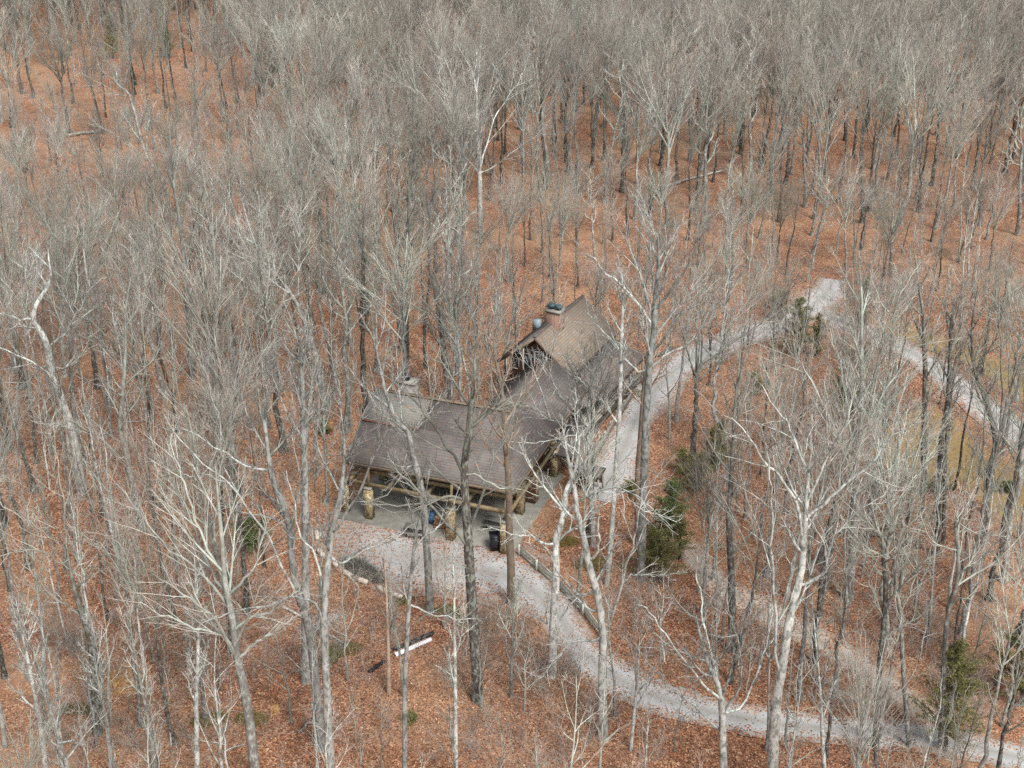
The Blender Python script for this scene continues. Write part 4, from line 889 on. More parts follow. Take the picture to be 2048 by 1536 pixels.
def hscale(x, y):
    px, py = pix((x, y, 0))
    if px > 940: return float(np.interp(py, [100, 300, 462, 492, 640, 760, 900, 1100], [.78, .86, .90, .52, .46, .60, .88, 1.0]))
    h = float(np.interp(py, [100, 300, 480, 700, 900, 1100], [.76, .76, .80, .86, .94, 1.0]))
    if px < 620:   # younger, lower growth below the clearing
        w = min(1, (620 - px) / 200); l = float(np.interp(py, [120, 285, 300, 520, 700, 900], [.8, .8, .40, .54, .76, .95])); h = h * (1 - w) + l * w
    return h

def region(x, y):
    px, py = pix((x, y, 0))
    if in_poly(x, y, CLEAR): return 'on the open leaf slope at the upper left'
    if py > 1150: return 'on the leaf floor left of the pavilion' if px < 700 else ('between the narrow trail and the lower drive' if px > 1300 else 'below the gravel lot')
    if px < 690: return 'in the left woods beside the pavilion' if py > 700 else 'high in the left woods'
    if px > 1300: return 'along the gravel drives on the right' if py > 560 else 'in the dense right woods beyond the road'
    return 'in the woods behind the lodge'
MARKS = [((825, 1300), 'the white plastic pipe'), ((955, 1402), 'the large dark oak trunk'), ((500, 1480), 'the grey fan tree'), ((170, 1290), 'the black leaning trunk'), ((110, 760), 'the white crooked sycamore'),
         ((690, 930), 'the left gable of the pavilion'), ((790, 770), 'the stone pavilion chimney'), ((1110, 620), 'the brick chimney'), ((895, 760), 'the broken twisted trunk'), ((1500, 690), 'the driveway bend'),
         ((1284, 1140), 'the tall trunk by the driveway'), ((1120, 1190), 'the picket fence'), ((1500, 1215), 'the narrow trail'), ((1620, 1450), 'the lower gravel drive'), ((1878, 1090), 'the twin dark trunks'),
         ((1900, 760), 'the far gravel road'), ((1900, 900), 'the lawn'), ((1590, 700), 'the rounded olive cedar'), ((1700, 1150), 'the broad grey crown'), ((1888, 1480), 'the large dark cedar'),
         ((962, 465), 'the great vase shaped tree'), ((250, 210), 'the leaf clearing'), ((630, 790), 'the white forked trunk'), ((1300, 425), 'the dark broken snag'), ((1550, 1500), 'the spreading pale tree'),
         ((1425, 1160), 'the orange beech'), ((1447, 1540), 'the many stemmed tree'), ((385, 755), 'the olive fan tree'), ((335, 395), 'the white hillside fork'), ((1210, 1440), 'the twin stem tree'), ((285, 1055), 'the curved limb tree'),
         ((505, 1100), 'the round evergreen'), ((250, 1355), 'the bare sandy soil'), ((655, 1500), 'the mottled forked tree'), ((1968, 1080), 'the forked tree by the lawn'), ((1755, 500), 'the dense upper right woods'), ((1500, 420), 'the fallen pale trunk')]
def beside(x, y):
    px, py = pix((x, y, 0)); (mx, my), nm = min(MARKS, key=lambda m: (m[0][0] - px) ** 2 + 2 * (m[0][1] - py) ** 2)
    dx, dy = px - mx, py - my
    if 'woods' in nm: return 'in ' + nm
    if math.hypot(dx, dy) > 330: return 'far behind ' + nm if dy < -150 else ('well left of ' if dx < 0 else 'well right of ') + nm
    if abs(dx) > 1.3 * abs(dy): return ('left of ' if dx < 0 else 'right of ') + nm
    return ('behind ' if dy < 0 else 'in front of ') + nm
def settle_labels(items):
    """items share a base label: tell them apart by distance where few enough share it"""
    by = {}
    for o in items: by.setdefault(o['label'], []).append(o)
    for lb, os_ in by.items():
        os_.sort(key=lambda o: o.location.y)
        n = len(os_); w = ['', '', '', 'three', 'four', 'five', 'six', 'seven', 'eight']
        if n == 2: ends = ['the nearer one', 'the farther one']
        elif 2 < n < 9: ends = ['nearest of ' + w[n]] + [q + ' of ' + w[n] for q in ('second', 'third', 'fourth', 'fifth', 'sixth', 'seventh')[:n - 2]] + ['farthest of ' + w[n]]
        else:
            for o in os_: o['group'] = os_[0].get('group', lb)
            continue
        for o, e in zip(os_, ends): o['label'] = lb + ', ' + e
LOOK = {('forest', 0): 'high crowned grey tree', ('forest', 1): 'high crowned dark tree', ('straight', 0): 'straight grey tree', ('straight', 1): 'straight dark tree', ('vase', 0): 'vase shaped grey tree', ('vase', 1): 'vase shaped dark tree',
        ('gnarled', 0): 'crooked pale tree', ('gnarled', 1): 'crooked grey tree', ('slender', 0): 'slender bare grey tree', ('slender', 1): 'slender bare pale tree', ('slender', 2): 'slender bare dark tree',
        ('broom', 0): 'broom shaped grey tree', ('broom', 1): 'broom shaped dark tree'}
def look(kind, idx):
    mt = PROTO[kind][idx][1]; ix = {'forest': {m_bark: 0, m_dark: 1}, 'straight': {m_bark: 0, m_dark: 1}, 'vase': {m_bark: 0, m_dark: 1}, 'gnarled': {m_pale: 0, m_bark: 1}, 'slender': {m_bark: 0, m_pale: 1, m_dark: 2}, 'broom': {m_bark: 0, m_dark: 1}}[kind][mt]
    return LOOK[(kind, ix)]

fixed = [(369, 982), (307, 1015), (160, 998), (415, 742), (472, 772), (500, 706), (543, 652), (670, 792), (694, 864), (568, 902), (702, 690), (735, 662),
         (5, 245), (22, 255), (31, 276), (44, 292), (68, 196), (120, 290), (138, 265), (207, 268), (316, 187), (1000, 505), (1015, 562), (1050, 532), (1080, 402), (1122, 472), (1155, 492), (1210, 405),
         (1225, 482), (1255, 470), (1270, 440), (1190, 520), (1420, 700), (1446, 708), (1483, 732), (1500, 705), (1496, 690), (1565, 735), (1610, 690), (1440, 620), (1530, 640), (1155, 1215), (1175, 1075),
         (480, 990), (1630, 1325), (1105, 700), (1060, 480), (1375, 480), (1330, 560), (1380, 560)]
woods = []
for x, y in fixed:
    p = at(x, y); woods.append((p[0], p[1], 'forest' if rng.random() < .8 else 'straight'))
def far_enough(x, y, pts, d): 
    return all((x - a) ** 2 + (y - b) ** 2 > d * d for a, b in pts)
pts = PLACED + [(a, b) for a, b, _ in woods]
tries = 0
cand = []
while tries < 16000:
    tries += 1
    y = 46 + 119 * rng.random() ** .72; hw = .40 * y + 12; x = rng.uniform(-hw, hw)
    if y < 62 and abs(x) < 20: continue
    if y < 70 and rng.random() < .5: continue
    if in_poly(x, y, CLEAR) and rng.random() < .8: continue
    if blocked(x, y): continue
    px, py = pix((x, y, 0))
    d = 4.6 if y < 100 else 4.1
    if px > 1300 and 560 < py < 1300: d = 5.2
    if not far_enough(x, y, pts, d): continue
    r = rng.random()
    kind = 'slender' if r < .30 else 'straight' if r < .38 else 'forest' if r < .66 else 'broom' if r < .81 else 'gnarled' if r < .87 else 'vase'
    if y < 95 and rng.random() < .45: kind = 'slender'
    pts.append((x, y)); woods.append((x, y, kind))
tries = n_ = 0
while tries < 6000 and n_ < 60:
    tries += 1
    y = rng.uniform(58, 108); hw = .40 * y + 6; x = rng.uniform(-hw, hw)
    if blocked(x, y, .8) or (abs(x + 1) < 15 and y < 100): continue
    if not far_enough(x, y, pts, 2.9): continue
    pts.append((x, y)); woods.append((x, y, 'slender' if rng.random() < .85 else 'forest')); n_ += 1
woods.sort(key=lambda t: t[1])
NEAR = 300
near, rest = woods[:NEAR], woods[NEAR:]; NEARO = []
for x, y, kind in near:
    idx = int(rng.integers(len(PROTO[kind])))
    s = rng.uniform(.78, 1.08)
    if y < 66: s *= .72
    elif y < 90 and kind != 'slender': s *= .88
    s *= hscale(x, y) * .93
    reg = region(x, y); lb = look(kind, idx) + ' ' + beside(x, y)
    NEARO.append(plant(kind, idx, (x, y), rng.uniform(0, 6.28), s, lb, 'bare trees ' + reg, name='bare_tree', sxy=rng.uniform(.9, 1.15)))

settle_labels(NEARO)

# ---- the forest beyond: one mass, instances of the same kinds of tree
def scatter_mass(name, P, seeds, meshes, smin, smax, kind='stuff', mul=None):
    me = bpy.data.meshes.new(name); me.vertices.add(len(P)); me.vertices.foreach_set('co', np.asarray(P, np.float32).ravel())
    for an, vals, ty in (('pick', seeds, 'INT'), ('sz', (rng.uniform(smin, smax, len(P)) * (1 if mul is None else mul)).astype(np.float32), 'FLOAT'), ('turn', rng.uniform(0, 6.28, len(P)).astype(np.float32), 'FLOAT')):
        a = me.attributes.new(an, ty, 'POINT'); a.data.foreach_set('value', np.asarray(vals))
    o = link(name, me); ng = bpy.data.node_groups.new(name, 'GeometryNodeTree')
    ng.interface.new_socket('Geometry', in_out='INPUT', socket_type='NodeSocketGeometry'); ng.interface.new_socket('Geometry', in_out='OUTPUT', socket_type='NodeSocketGeometry')
    N = ng.nodes; L = ng.links
    gi = N.new('NodeGroupInput'); go = N.new('NodeGroupOutput'); io = N.new('GeometryNodeInstanceOnPoints'); g2i = N.new('GeometryNodeGeometryToInstance')
    for m in reversed(meshes):
        po = bpy.data.objects.new('tree_pattern', m)
        oi = N.new('GeometryNodeObjectInfo'); oi.inputs['Object'].default_value = po; oi.inputs['As Instance'].default_value = True
        L.new(oi.outputs['Geometry'], g2i.inputs[0]) if False else L.new(oi.outputs['Geometry'], (jg := N.get('Join') or N.new('GeometryNodeJoinGeometry')).inputs[0])
        jg.name = 'Join'
    def attr(n, t):
        a = N.new('GeometryNodeInputNamedAttribute'); a.data_type = t; a.inputs['Name'].default_value = n; return a.outputs['Attribute']
    L.new(gi.outputs[0], io.inputs['Points']); L.new(jg.outputs[0], io.inputs['Instance'])
    io.inputs['Pick Instance'].default_value = True
    L.new(attr('pick', 'INT'), io.inputs['Instance Index']); L.new(attr('sz', 'FLOAT'), io.inputs['Scale'])
    cx = N.new('ShaderNodeCombineXYZ'); L.new(attr('turn', 'FLOAT'), cx.inputs[2]); L.new(cx.outputs[0], io.inputs['Rotation'])
    L.new(io.outputs[0], go.inputs[0])
    md = o.modifiers.new('scatter', 'NODES'); md.node_group = ng
    return tag(o, kind=kind)

def join_meshes(a, b, name, extra=1.0):
    """trunk and crown of one tree as a single mesh"""
    out = MB()
    for me in (a, b):
        n = len(me.vertices); v = np.empty(n * 3, np.float32); me.vertices.foreach_get('co', v)
        l = np.empty(n, np.float32); me.attributes['lev'].data.foreach_get('value', l)
        npoly = len(me.polygons); tot = np.empty(npoly, np.int32); st = np.empty(npoly, np.int32); me.polygons.foreach_get('loop_total', tot); me.polygons.foreach_get('loop_start', st)
        li = np.empty(len(me.loops), np.int32); me.loops.foreach_get('vertex_index', li)
        q = st[tot == 4]; t = st[tot == 3]
        out.add(v.reshape(-1, 3), li[q[:, None] + np.arange(4)] if len(q) else None, li[t[:, None] + np.arange(3)] if len(t) else None, l)
    return out.mesh(name, a.materials[0], smooth=True, lev=True)
far_m = []
for kind, idx in (('forest', 0), ('forest', 1), ('forest', 2), ('forest', 3), ('forest', 4), ('forest', 5), ('broom', 0), ('broom', 1), ('broom', 2), ('vase', 0), ('vase', 1), ('vase', 2), ('gnarled', 1)):
    (tm, cm), mt = PROTO[kind][idx]; far_m.append(join_meshes(tm, cm, 'far_tree'))
FP = [(x, y) for x, y, _ in rest]
grid = {}
for a, b in pts: grid.setdefault((int(a // 6), int(b // 6)), []).append((a, b))
tries = 0
while tries < 60000:
    tries += 1
    y = math.sqrt(rng.uniform(163 ** 2, 440 ** 2)); hw = .40 * y + 14; x = rng.uniform(-hw, hw)
    if in_poly(x, y, CLEAR) and rng.random() < .98: continue
    d = 4.7 if y < 235 else 4.0
    ci, cj = int(x // 6), int(y // 6); near_p = [q for i in (-1, 0, 1) for j in (-1, 0, 1) for q in grid.get((ci + i, cj + j), ())]
    if not far_enough(x, y, near_p, d): continue
    if blocked(x, y): continue
    FP.append((x, y)); grid.setdefault((ci, cj), []).append((x, y))
FP = np.array(FP); FZ = gz(FP[:, 0], FP[:, 1])
scatter_mass('distant_woods', np.column_stack([FP, FZ]), rng.integers(0, len(far_m), len(FP)).astype(np.int32), far_m, .85, 1.15, mul=np.array([hscale(a, b) for a, b in FP]))

# ------------------------------------------------------------------ understory: saplings, brush, cedars, dry leaved young trees
def sapling_mesh(seed, Hh, mat):
    r = .02 + .0068 * Hh
    rg = np.random.default_rng(seed); b = MB()
    P, R = trunk_line(Hh, r, 9, .09, .05, 1.0, rg); R[0, 0] = r; tubes(b, P, R, 5, .3, .55)
    L, LR = sprout(P, R, 11, .25, .98, .65, -Hh * .30, 5, .14, .06, .6, r * .6, .008, .5, rg)
    T, TR = sprout(L, LR, 7, .15, 1, .65, .42, 3, .16, .04, .6, .012, .006, .4, rg)
    S, SR = sprout(T, TR, 3, .1, 1, .6, .5, 2, .16, .03, .7, .007, .0035, .4, rg)
    tubes(b, L, LR, 4, .55, .75); tubes(b, T, TR, 3, .75, .92, True); tubes(b, S, SR, 3, .9, 1, True)
    return b.mesh('sapling', mat, lev=True)
SAP = [(sapling_mesh(50 + i, h_, mt), h_) for i, (h_, mt) in enumerate(((8, m_bark), (11, m_pale), (6.5, m_bark), (14, m_bark), (9, m_pale), (11, m_bark), (15, m_pale), (5, m_bark)))]
def brush_mesh(seed, n, hh, mat):
    rg = np.random.default_rng(seed); b = MB()
    st = np.zeros((n, 5, 3)); a = rg.random(n) * 6.28; tilt = rg.uniform(.05, .55, n); rad = rg.random(n) * 1.5
    d = np.stack([np.cos(a) * np.sin(tilt), np.sin(a) * np.sin(tilt), np.cos(tilt)], 1); st[:, 0, :2] = np.stack([np.cos(a) * rad, np.sin(a) * rad], 1)
    L = hh * rg.uniform(.5, 1.1, n)
    for k in range(4): d = nrm(d + rg.normal(size=(n, 3)) * .18); st[:, k + 1] = st[:, k] + d * (L / 4)[:, None]
    R = np.linspace(.014, .006, 5)[None].repeat(n, 0)
    T, TR = sprout(st, R, 7, .2, 1, .7, .45, 3, .2, .03, .7, .008, .005, .4, rg); S, SR = sprout(T, TR, 3, .2, 1, .7, .5, 2, .2, .02, .8, .006, .0035, .3, rg)
    tubes(b, st, R, 3, .7, .85); tubes(b, T, TR, 3, .85, .95, True); tubes(b, S, SR, 3, .92, 1, True)
    return b.mesh('brush', mat, lev=True)
BR = [brush_mesh(80 + i, 5 + 2 * i, 2.2 + .5 * i, m_bark) for i in range(4)]

sp = []; tries = 0
while len(sp) < 300 and tries < 14000:
    tries += 1
    y = 62 + 110 * rng.random() ** 1.2; hw = .39 * y + 3; x = rng.uniform(-hw, hw)
    if in_poly(x, y, EXPOLY[-1]) or in_poly(x, y, EXPOLY[-2]) or in_poly(x, y, CLEAR): continue
    if in_poly(x, y, OPEN2) and GRV.random() < .55: continue
    if blocked(x, y, .2) and not (in_poly(x, y, VIEW) and y < 92 and rng.random() < .5 and not any(np.any(np.hypot(C[:, 0] - x, C[:, 1] - y) < W + .3) for C, W in EXCL)): continue
    if not far_enough(x, y, sp, 2.2): continue
    sp.append((x, y))
SAPO = []
for x, y in sp:
    i = int(rng.integers(len(SAP))); me, h_ = SAP[i]; s = rng.uniform(.6, 1.1)
    o = link('sapling', me, None, (x, y, float(gz(x, y)) - .05), (0, 0, rng.uniform(0, 6.28))); o.scale = (s * 1.1, s * 1.1, s)
    lb = ('tall ' if h_ * s > 9 else 'low ' if h_ * s < 5.5 else '') + ('thin pale' if me.materials[0] == m_pale else 'thin grey') + ' sapling ' + beside(x, y)
    SAPO.append(tag(o, lb, 'sapling', 'saplings ' + region(x, y)))
settle_labels(SAPO)

bp = []; 
for _ in range(14000):
    y = 60 + 150 * rng.random() ** 1.1; hw = .39 * y + 4; x = rng.uniform(-hw, hw)
    if blocked(x, y, .0) and not in_poly(x, y, VIEW): continue
    if in_poly(x, y, VIEW) and any(np.any(np.hypot(C[:, 0] - x, C[:, 1] - y) < W + .2) for C, W in EXCL): continue
    if any(in_poly(x, y, p) for p in EXPOLY[:3]) or in_poly(x, y, EXPOLY[-1]) or in_poly(x, y, EXPOLY[-2]): continue
    if math.sin(x * .21 + 1) + math.sin(y * .17) + rng.normal() * .9 < .1: continue
    bp.append((x, y, float(gz(x, y)) - .03))
    if len(bp) > 1100: break
scatter_mass('undergrowth', np.array(bp), rng.integers(0, 4, len(bp)).astype(np.int32), BR, .55, 1.25)

def needles(b, c, d, n, L, size, rg, lv):
    """flat sprays of small leaf faces along a branch direction"""
    t = rg.random(n); p = c + d * (t * L)[:, None] + rg.normal(size=(n, 3)) * size * 1.2
    u = nrm(rg.normal(size=(n, 3)) + d * .8); w = nrm(np.cross(u, rg.normal(size=(n, 3))))
    s = size * rg.uniform(.6, 1.3, n)[:, None]
    V = np.stack([p - u * s - w * s * .28, p + w * s * .1 - u * s * .2, p + u * s, p - w * s * .45 + u * s * .1], 1).reshape(-1, 3)
    q = np.arange(n * 4).reshape(n, 4)
    b.add(V, q, a=np.repeat(np.clip(lv + rg.normal(size=n) * .22, 0, 1), 4))

def conifer(name, px_, h_, w_, mat, label, seed, dens=1.0, shape=1.0, cat='tree', group=None, low=.12):
    rg = np.random.default_rng(300 + seed); p = at(*px_)
    t = tag(empty(name, tuple(p)), label, cat, group)
    tb = MB(); P, R = trunk_line(h_, .05 + h_ * .012, 8, .05, .02, 1.0, rg); tubes(tb, P, R, 7, .1, .3); tb.build('trunk', m_dark, t, smooth=True, lev=True)
    fb = MB(); bb = MB(); nb = int(34 + h_ * 12 * dens)
    for k in range(nb):
        q = low + (1 - low) * (k + rg.random()) / nb; z = h_ * q
        L = w_ * .5 * ((1 - q) ** shape * 1.0 + .08) * rg.uniform(.3, 1.5); a = rg.random() * 6.28
        d = nrm(np.array([math.cos(a), math.sin(a), rg.uniform(0, .9)])); c = np.array([P[0, min(7, int(q * 7)), 0], P[0, min(7, int(q * 7)), 1], z])
        bb.bar(c, c + d * L, .025, .025)
        lv = rg.uniform(.2, .8)
        needles(fb, c + d * L * .15, d, int((40 + 75 * L) * dens), L * .95, .085, rg, lv)
    fb.build('foliage', mat, t, lev=True); bb.build('branch', m_dark, t)
    PLACED.append((p[0], p[1]))
CON = [
 ('cedar_tree', (1690, 850), 8.5, 4.4, m_cedar, 'tall dark olive cedar under the broad grey crown right of the driveway', 1.0),
 ('cedar_tree', (1592, 712), 7.0, 4.0, m_cedar, 'rounded olive cedar where the driveway meets the far road', 1.0),
 ('cedar_tree', (1755, 832), 2.4, 2.0, m_holly, 'small dark evergreen left of the lawn', 1.0),
 ('cedar_tree', (1513, 790), 2.6, 1.7, m_cedar, 'small bright cedar alone on leaves right of the driveway bend', 1.0),
 ('cedar_tree', (1425, 945), 4.6, 3.0, m_cedar, 'green cedar above two others in the strip right of the driveway', 1.0),
 ('cedar_tree', (1392, 985), 3.8, 3.6, m_cedar, 'wide low cedar beside the driveway strip, left of a taller one', .9),
 ('cedar_tree', (1335, 1090), 6.2, 4.0, m_holly, 'dark green evergreen behind the tall trunk at the driveway end', 1.0),
 ('cedar_tree', (1320, 1165), 5.0, 4.4, m_cedar, 'loose yellow green evergreen at the head of the narrow trail', .6),
 ('cedar_tree', (505, 1100), 3.2, 3.4, m_holly, 'round dark green evergreen left of the gravel lot', 1.3),
 ('cedar_tree', (1888, 1500), 9.0, 5.4, m_cedar, 'large dark cedar at the end of the narrow trail', .9),
 ('cedar_tree', (2040, 1410), 8.5, 5.0, m_cedar, 'dense dark cedar cut by the right edge of the photo', 1.1),
 ('cedar_tree', (1722, 660), 6.5, 1.7, m_cedar, 'narrow dark cedar beside the far gravel road', 1.0),
 ('cedar_tree', (1560, 640), 3.6, 3.2, m_cedar, 'low cedar beyond the driveway behind the rounded one', .8),
 ('cedar_tree', (1442, 905), 3.6, 2.0, m_cedar, 'slim yellow green cedar uppermost in the strip right of the driveway', .7),
 ('cedar_tree', (1366, 948), 2.6, 2.6, m_cedar, 'low loose cedar closest to the driveway edge', .6),
 ('cedar_tree', (1300, 1140), 4.2, 2.6, m_cedar, 'thin yellow green cedar left of the narrow trail head', .6),
 ('cedar_tree', (1360, 1120), 5.4, 2.8, m_cedar, 'ragged cedar right of the dark evergreen by the trail head', .6),
 ('cedar_tree', (1632, 712), 5.0, 2.6, m_cedar, 'thin cedar just right of the rounded one at the far bend', .7),
 ('cedar_tree', (1715, 800), 6.0, 3.0, m_cedar, 'ragged olive cedar right of the tall one, nearest the lawn', .7),
 ('evergreen_shrub', (1880, 985), 1.6, 2.4, m_holly, 'dark evergreen shrub at the lawn corner by the twin trunks', 1.0),
 ('evergreen_shrub', (2012, 985), .9, 1.8, m_holly, 'low dark teal shrub on the lawn near the right edge', 1.0),
 ('evergreen_shrub', (650, 868), 1.6, 1.8, m_cedar, 'small yellow green shrub left of the pavilion roof', .8),
 ('evergreen_shrub', (1105, 640), 2.0, 2.0, m_cedar, 'small evergreen shrub behind the brick chimney', .9),
 ('evergreen_shrub', (655, 1330), .9, 2.0, m_cedar, 'low mossy green shrub below the gravel apron', .6),
 ('evergreen_shrub', (820, 1447), .6, 1.1, m_cedar, 'tiny green cedar seedling beside the slim pale trunk', .8),
 ('evergreen_shrub', (1260, 985), 1.2, 1.8, m_cedar, 'small cedar shrub at the lower end of the driveway', .8),
 ('cedar_tree', (795, 170), 9, 4.6, m_holly, 'dark green conifer half hidden among far crowns behind the lodge', .9),
 ('cedar_tree', (690, 125), 8, 4.6, m_holly, 'blue green conifer in the far woods, left of a darker one', .9),
 ('cedar_tree', (228, 118), 8, 4, m_cedar, 'olive conifer at the top edge of the leaf clearing', .9),
 ('cedar_tree', (336, 116), 6, 4, m_cedar, 'shorter olive conifer right of another above the leaf clearing', .9),
 ('cedar_tree', (545, 165), 8, 3.4, m_holly, 'dark conifer inside a bare crown right of the leaf clearing', .9),
]
for i, (nm, p_, h_, w_, mt, lb, de) in enumerate(CON):
    conifer(nm, p_, h_, w_, mt, lb, i, de, cat='shrub' if nm.endswith('shrub') else 'tree', shape=.6 if nm.endswith('shrub') else .62)

def dry_leaf_tree(px_, h_, label, seed, nleaf, low):
    """young beech or oak that has kept its orange leaves"""
    rg = np.random.default_rng(500 + seed); p = at(*px_); t = tag(empty('young_beech', tuple(p)), label, 'tree', None)
    tb = MB(); P, R = trunk_line(h_, .02 + h_ * .011, 9, .1, .03, 1.0, rg); tubes(tb, P, R, 7, .2, .5); tb.build('trunk', m_bark, t, smooth=True, lev=True)
    L, LR = sprout(P, R, 14, low, .98, .95, -h_ * .27, 5, .14, .03, .5, .05, .01, .6, rg); T, TR = sprout(L, LR, 7, .2, 1, .7, .42, 3, .15, .02, .6, .014, .006, .4, rg)
    cb = MB(); tubes(cb, L, LR, 4, .5, .75); tubes(cb, T, TR, 3, .75, .95, True); cb.build('crown', m_bark, t, lev=True)
    pid = rg.integers(0, len(T), nleaf); c = T[pid, rg.integers(1, 4, nleaf)]; fb = MB()
    needles(fb, c, nrm(rg.normal(size=(nleaf, 3))), nleaf, .1, .07, rg, .5); fb.build('dry_leaves', m_beech, t, lev=True)
dry_leaf_tree((890, 1255), 9, 'thin young beech with a few orange leaves left of the oak, on the lot edge', 1, 420, .25)
dry_leaf_tree((1425, 1160), 9, 'young beech full of orange leaves at the head of the narrow trail', 2, 2600, .2)
dry_leaf_tree((1095, 1250), 4, 'small beech with orange leaves beside the lower gravel drive', 3, 260, .2)
dry_leaf_tree((1640, 1385), 4.5, 'low beech with orange leaves between the trail and the lower drive', 4, 900, .15)

# olive dry-grass tufts and a brown brush heap by the lot
def heap(name, px_, rx, ry, hh, mat, label, cat, n, seed, L=.35):
    rg = np.random.default_rng(700 + seed); p = at(*px_); a = rg.random(n) * 6.28; r = np.sqrt(rg.random(n))
    x, y = np.cos(a) * r * rx, np.sin(a) * r * ry; z = hh * (1 - r ** 2) * rg.random(n)
    c = np.stack([x, y, z], 1); d = nrm(np.stack([np.cos(a) * .6, np.sin(a) * .6, rg.uniform(.1, .9, n)], 1) + rg.normal(size=(n, 3)) * .5)
    P = np.stack([c, c + d * L * .5, c + d * L + rg.normal(size=(n, 3)) * .06], 1); R = np.tile([.016, .012, .004], (n, 1))
    b = MB(); tubes(b, P, R, 3, 0, 1, True)
    b.a = [np.repeat(rg.random(n), 7).astype(np.float32)]
    o = b.build(name, mat, lev=True); o.location = tuple(p); o.rotation_euler = (0, 0, rg.uniform(-.4, .4)); return tag(o, label, cat)
bh = heap('brush_heap', (726, 1144), 2.6, .75, .8, m_dark, 'dark brown brush heap behind the kerb logs of the lot', 'brush heap', 1300, 1, .6); bh.rotation_euler = (0, 0, -.75)
for i, (q, w_, lb) in enumerate((((1185, 1130), 1.6, 'olive grass tuft right of the slatted fence top'), ((800, 1203), 1.0, 'yellow green grass tuft below the last kerb log'), ((895, 1222), .9, 'yellow green grass tuft beside the grey trunk foot'),
      ((928, 1240), .8, 'yellow green grass tuft left of the oak trunk'), ((690, 1300), 1.3, 'olive grass tuft below the gravel apron'), ((505, 1440), 1.2, 'olive tuft beside the fan tree foot'), ((420, 1440), 1.3, 'brown green tuft left of the fan tree foot'),
      ((1255, 790), 2.0, 'olive grass patch between porch and driveway'), ((1130, 1085), 1.2, 'olive grass tuft under the arching white limb'), ((150, 1420), 1.1, 'brown green tuft by the black leaning trunk'))):
    heap('grass_tuft', q, w_, w_ * .6, .25, m_thatch, lb, 'grass tuft', 700, 10 + i, .35)

# fallen trunks
def fallen(p, q, r_, mat, label, seed):
    rg = np.random.default_rng(900 + seed); a = at(*p); c = at(*q); k = 10; t = np.linspace(0, 1, k)[:, None]
    C = a + (c - a) * t; C[:, :2] += np.cumsum(rg.normal(size=(k, 2)) * .12, 0); C[:, 2] = gz(C[:, 0], C[:, 1]) + r_ * .8 + .25 * t[:, 0]
    R = r_ * (1 - .75 * t[:, 0]); o = C[0].copy()
    rt = tag(empty('fallen_trunk', tuple(o)), label, 'fallen tree'); b = MB(); tubes(b, (C - o)[None], R[None], 8, .1, .5); b.build('trunk', mat, rt, smooth=True, lev=True)
    L, LR = sprout((C - o)[None], R[None], 6, .45, 1, .6, -2.6, 6, .2, .05, .6, .07, .01, .3, rg); T, TR = sprout(L, LR, 6, .2, 1, .6, .4, 3, .2, .02, .6, .02, .006, .3, rg)
    b = MB(); tubes(b, L, LR, 5, .5, .7); tubes(b, T, TR, 3, .7, .95, True); b.build('branch', mat, rt, lev=True)
fallen((1672, 1064), (1840, 1092), .2, m_bark, 'fallen grey trunk lying on the leaf slope below the lawn', 1)
fallen((1345, 702), (1285, 722), .28, m_dark, 'dark fallen log beside the driveway near the lodge porch', 2)
fallen((212, 264), (118, 280), .35, m_bark, 'fallen tree lying at the lower edge of the leaf clearing', 3)
fallen((1335, 375), (1450, 345), .3, m_bark, 'fallen pale trunk in the woods behind the lodge', 4)
fallen((600, 1470), (660, 1430), .12, m_bark, 'thin fallen trunk on leaves beside the forked mottled tree', 5)
fallen((560, 1215), (690, 1290), .12, m_pale, 'thin pale fallen branch across the gravel apron', 6)

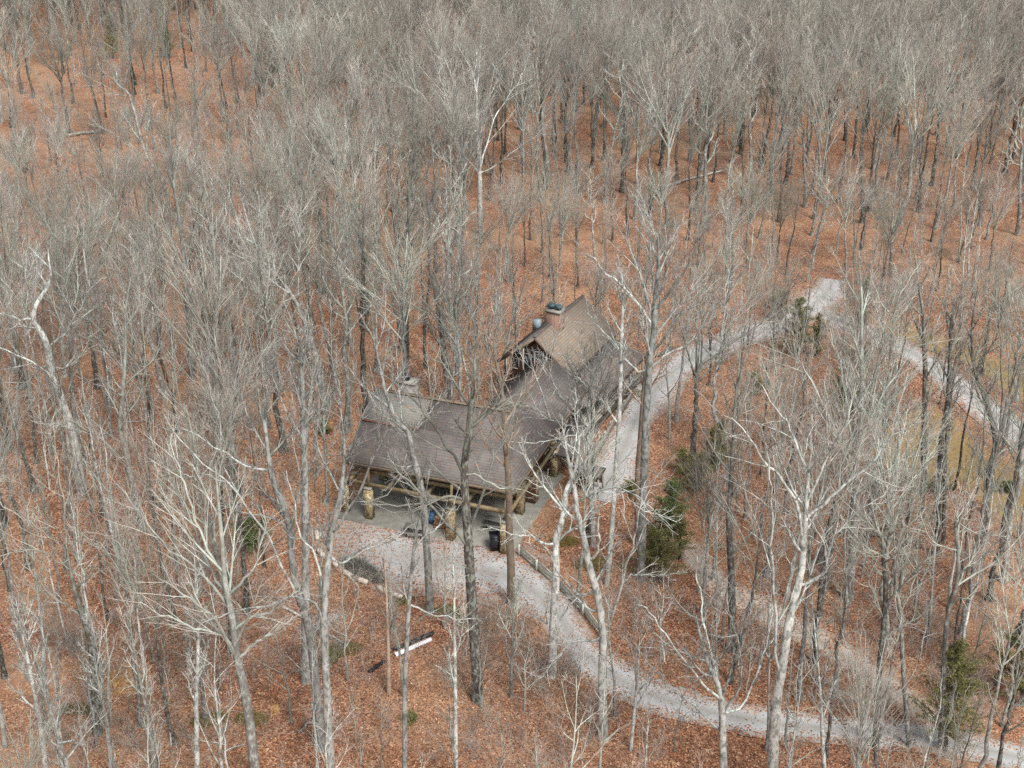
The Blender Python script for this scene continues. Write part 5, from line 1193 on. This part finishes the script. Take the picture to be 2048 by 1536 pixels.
# ------------------------------------------------------------------ fallen leaves: curled leaf faces on the near forest floor
NL = 240000
y = 62 + (165 - 62) * rng.random(NL) ** 1.25; x = rng.uniform(-1, 1, NL) * (.385 * y + 2)
ok = np.ones(NL, bool)
for C, W in EXCL:
    for i in range(0, len(C), 2):
        d = np.hypot(x - C[i, 0], y - C[i, 1]); ok &= ~((d < W[i] * .97) & (rng.random(NL) < .97))
for poly in EXPOLY[:3] + EXPOLY[-2:]:
    pa = np.array(poly); ins = np.zeros(NL, bool); j = len(pa) - 1
    for i in range(len(pa)):
        xi, yi = pa[i]; xj, yj = pa[j]; cr = ((yi > y) != (yj > y)) & (x < (xj - xi) * (y - yi) / (yj - yi + 1e-12) + xi); ins ^= cr; j = i
    ok &= ~(ins & (rng.random(NL) < (1.1 if poly is EXPOLY[-1] or poly is EXPOLY[-2] else .93)))
x, y = x[ok], y[ok]; n = len(x)
c = np.column_stack([x, y, gz(x, y) + .075 + rng.random(n) * .05]); a = rng.random(n) * 6.28; s = rng.uniform(.045, .095, n)[:, None]
u = np.column_stack([np.cos(a), np.sin(a), rng.normal(size=n) * .45]); w = np.column_stack([-np.sin(a), np.cos(a), rng.normal(size=n) * .45])
V = np.stack([c - u * s, c + w * s * .6, c + u * s, c - w * s * .6], 1); V[:, 1, 2] += s[:, 0] * .4; V[:, 3, 2] += s[:, 0] * .3 * rng.random(n)
V[:, :, 2] = np.maximum(V[:, :, 2], (c[:, 2] - .03)[:, None])
tone = np.clip(.44 + .25 * rng.normal(size=n) + .13 * np.sin(x * .35) * np.sin(y * .31) + .12 * np.sin(x * .11 + 2) * np.sin(y * .09 + x * .05), 0, 1)
o = MB().add(V.reshape(-1, 3), np.arange(n * 4).reshape(n, 4), a=np.repeat(tone, 4)).build('fallen_leaves', m_litter, lev=True)
tag(o, kind='stuff')
print('woods', len(woods), 'near', len(near), 'far', len(FP), 'saplings', len(sp), 'brush', len(bp), 'leaves', n)
print('tris', sum(sum(len(p.vertices) - 2 for p in m.polygons) if len(m.polygons) < 3000 else len(m.loops) - 2 * len(m.polygons) for m in bpy.data.meshes))
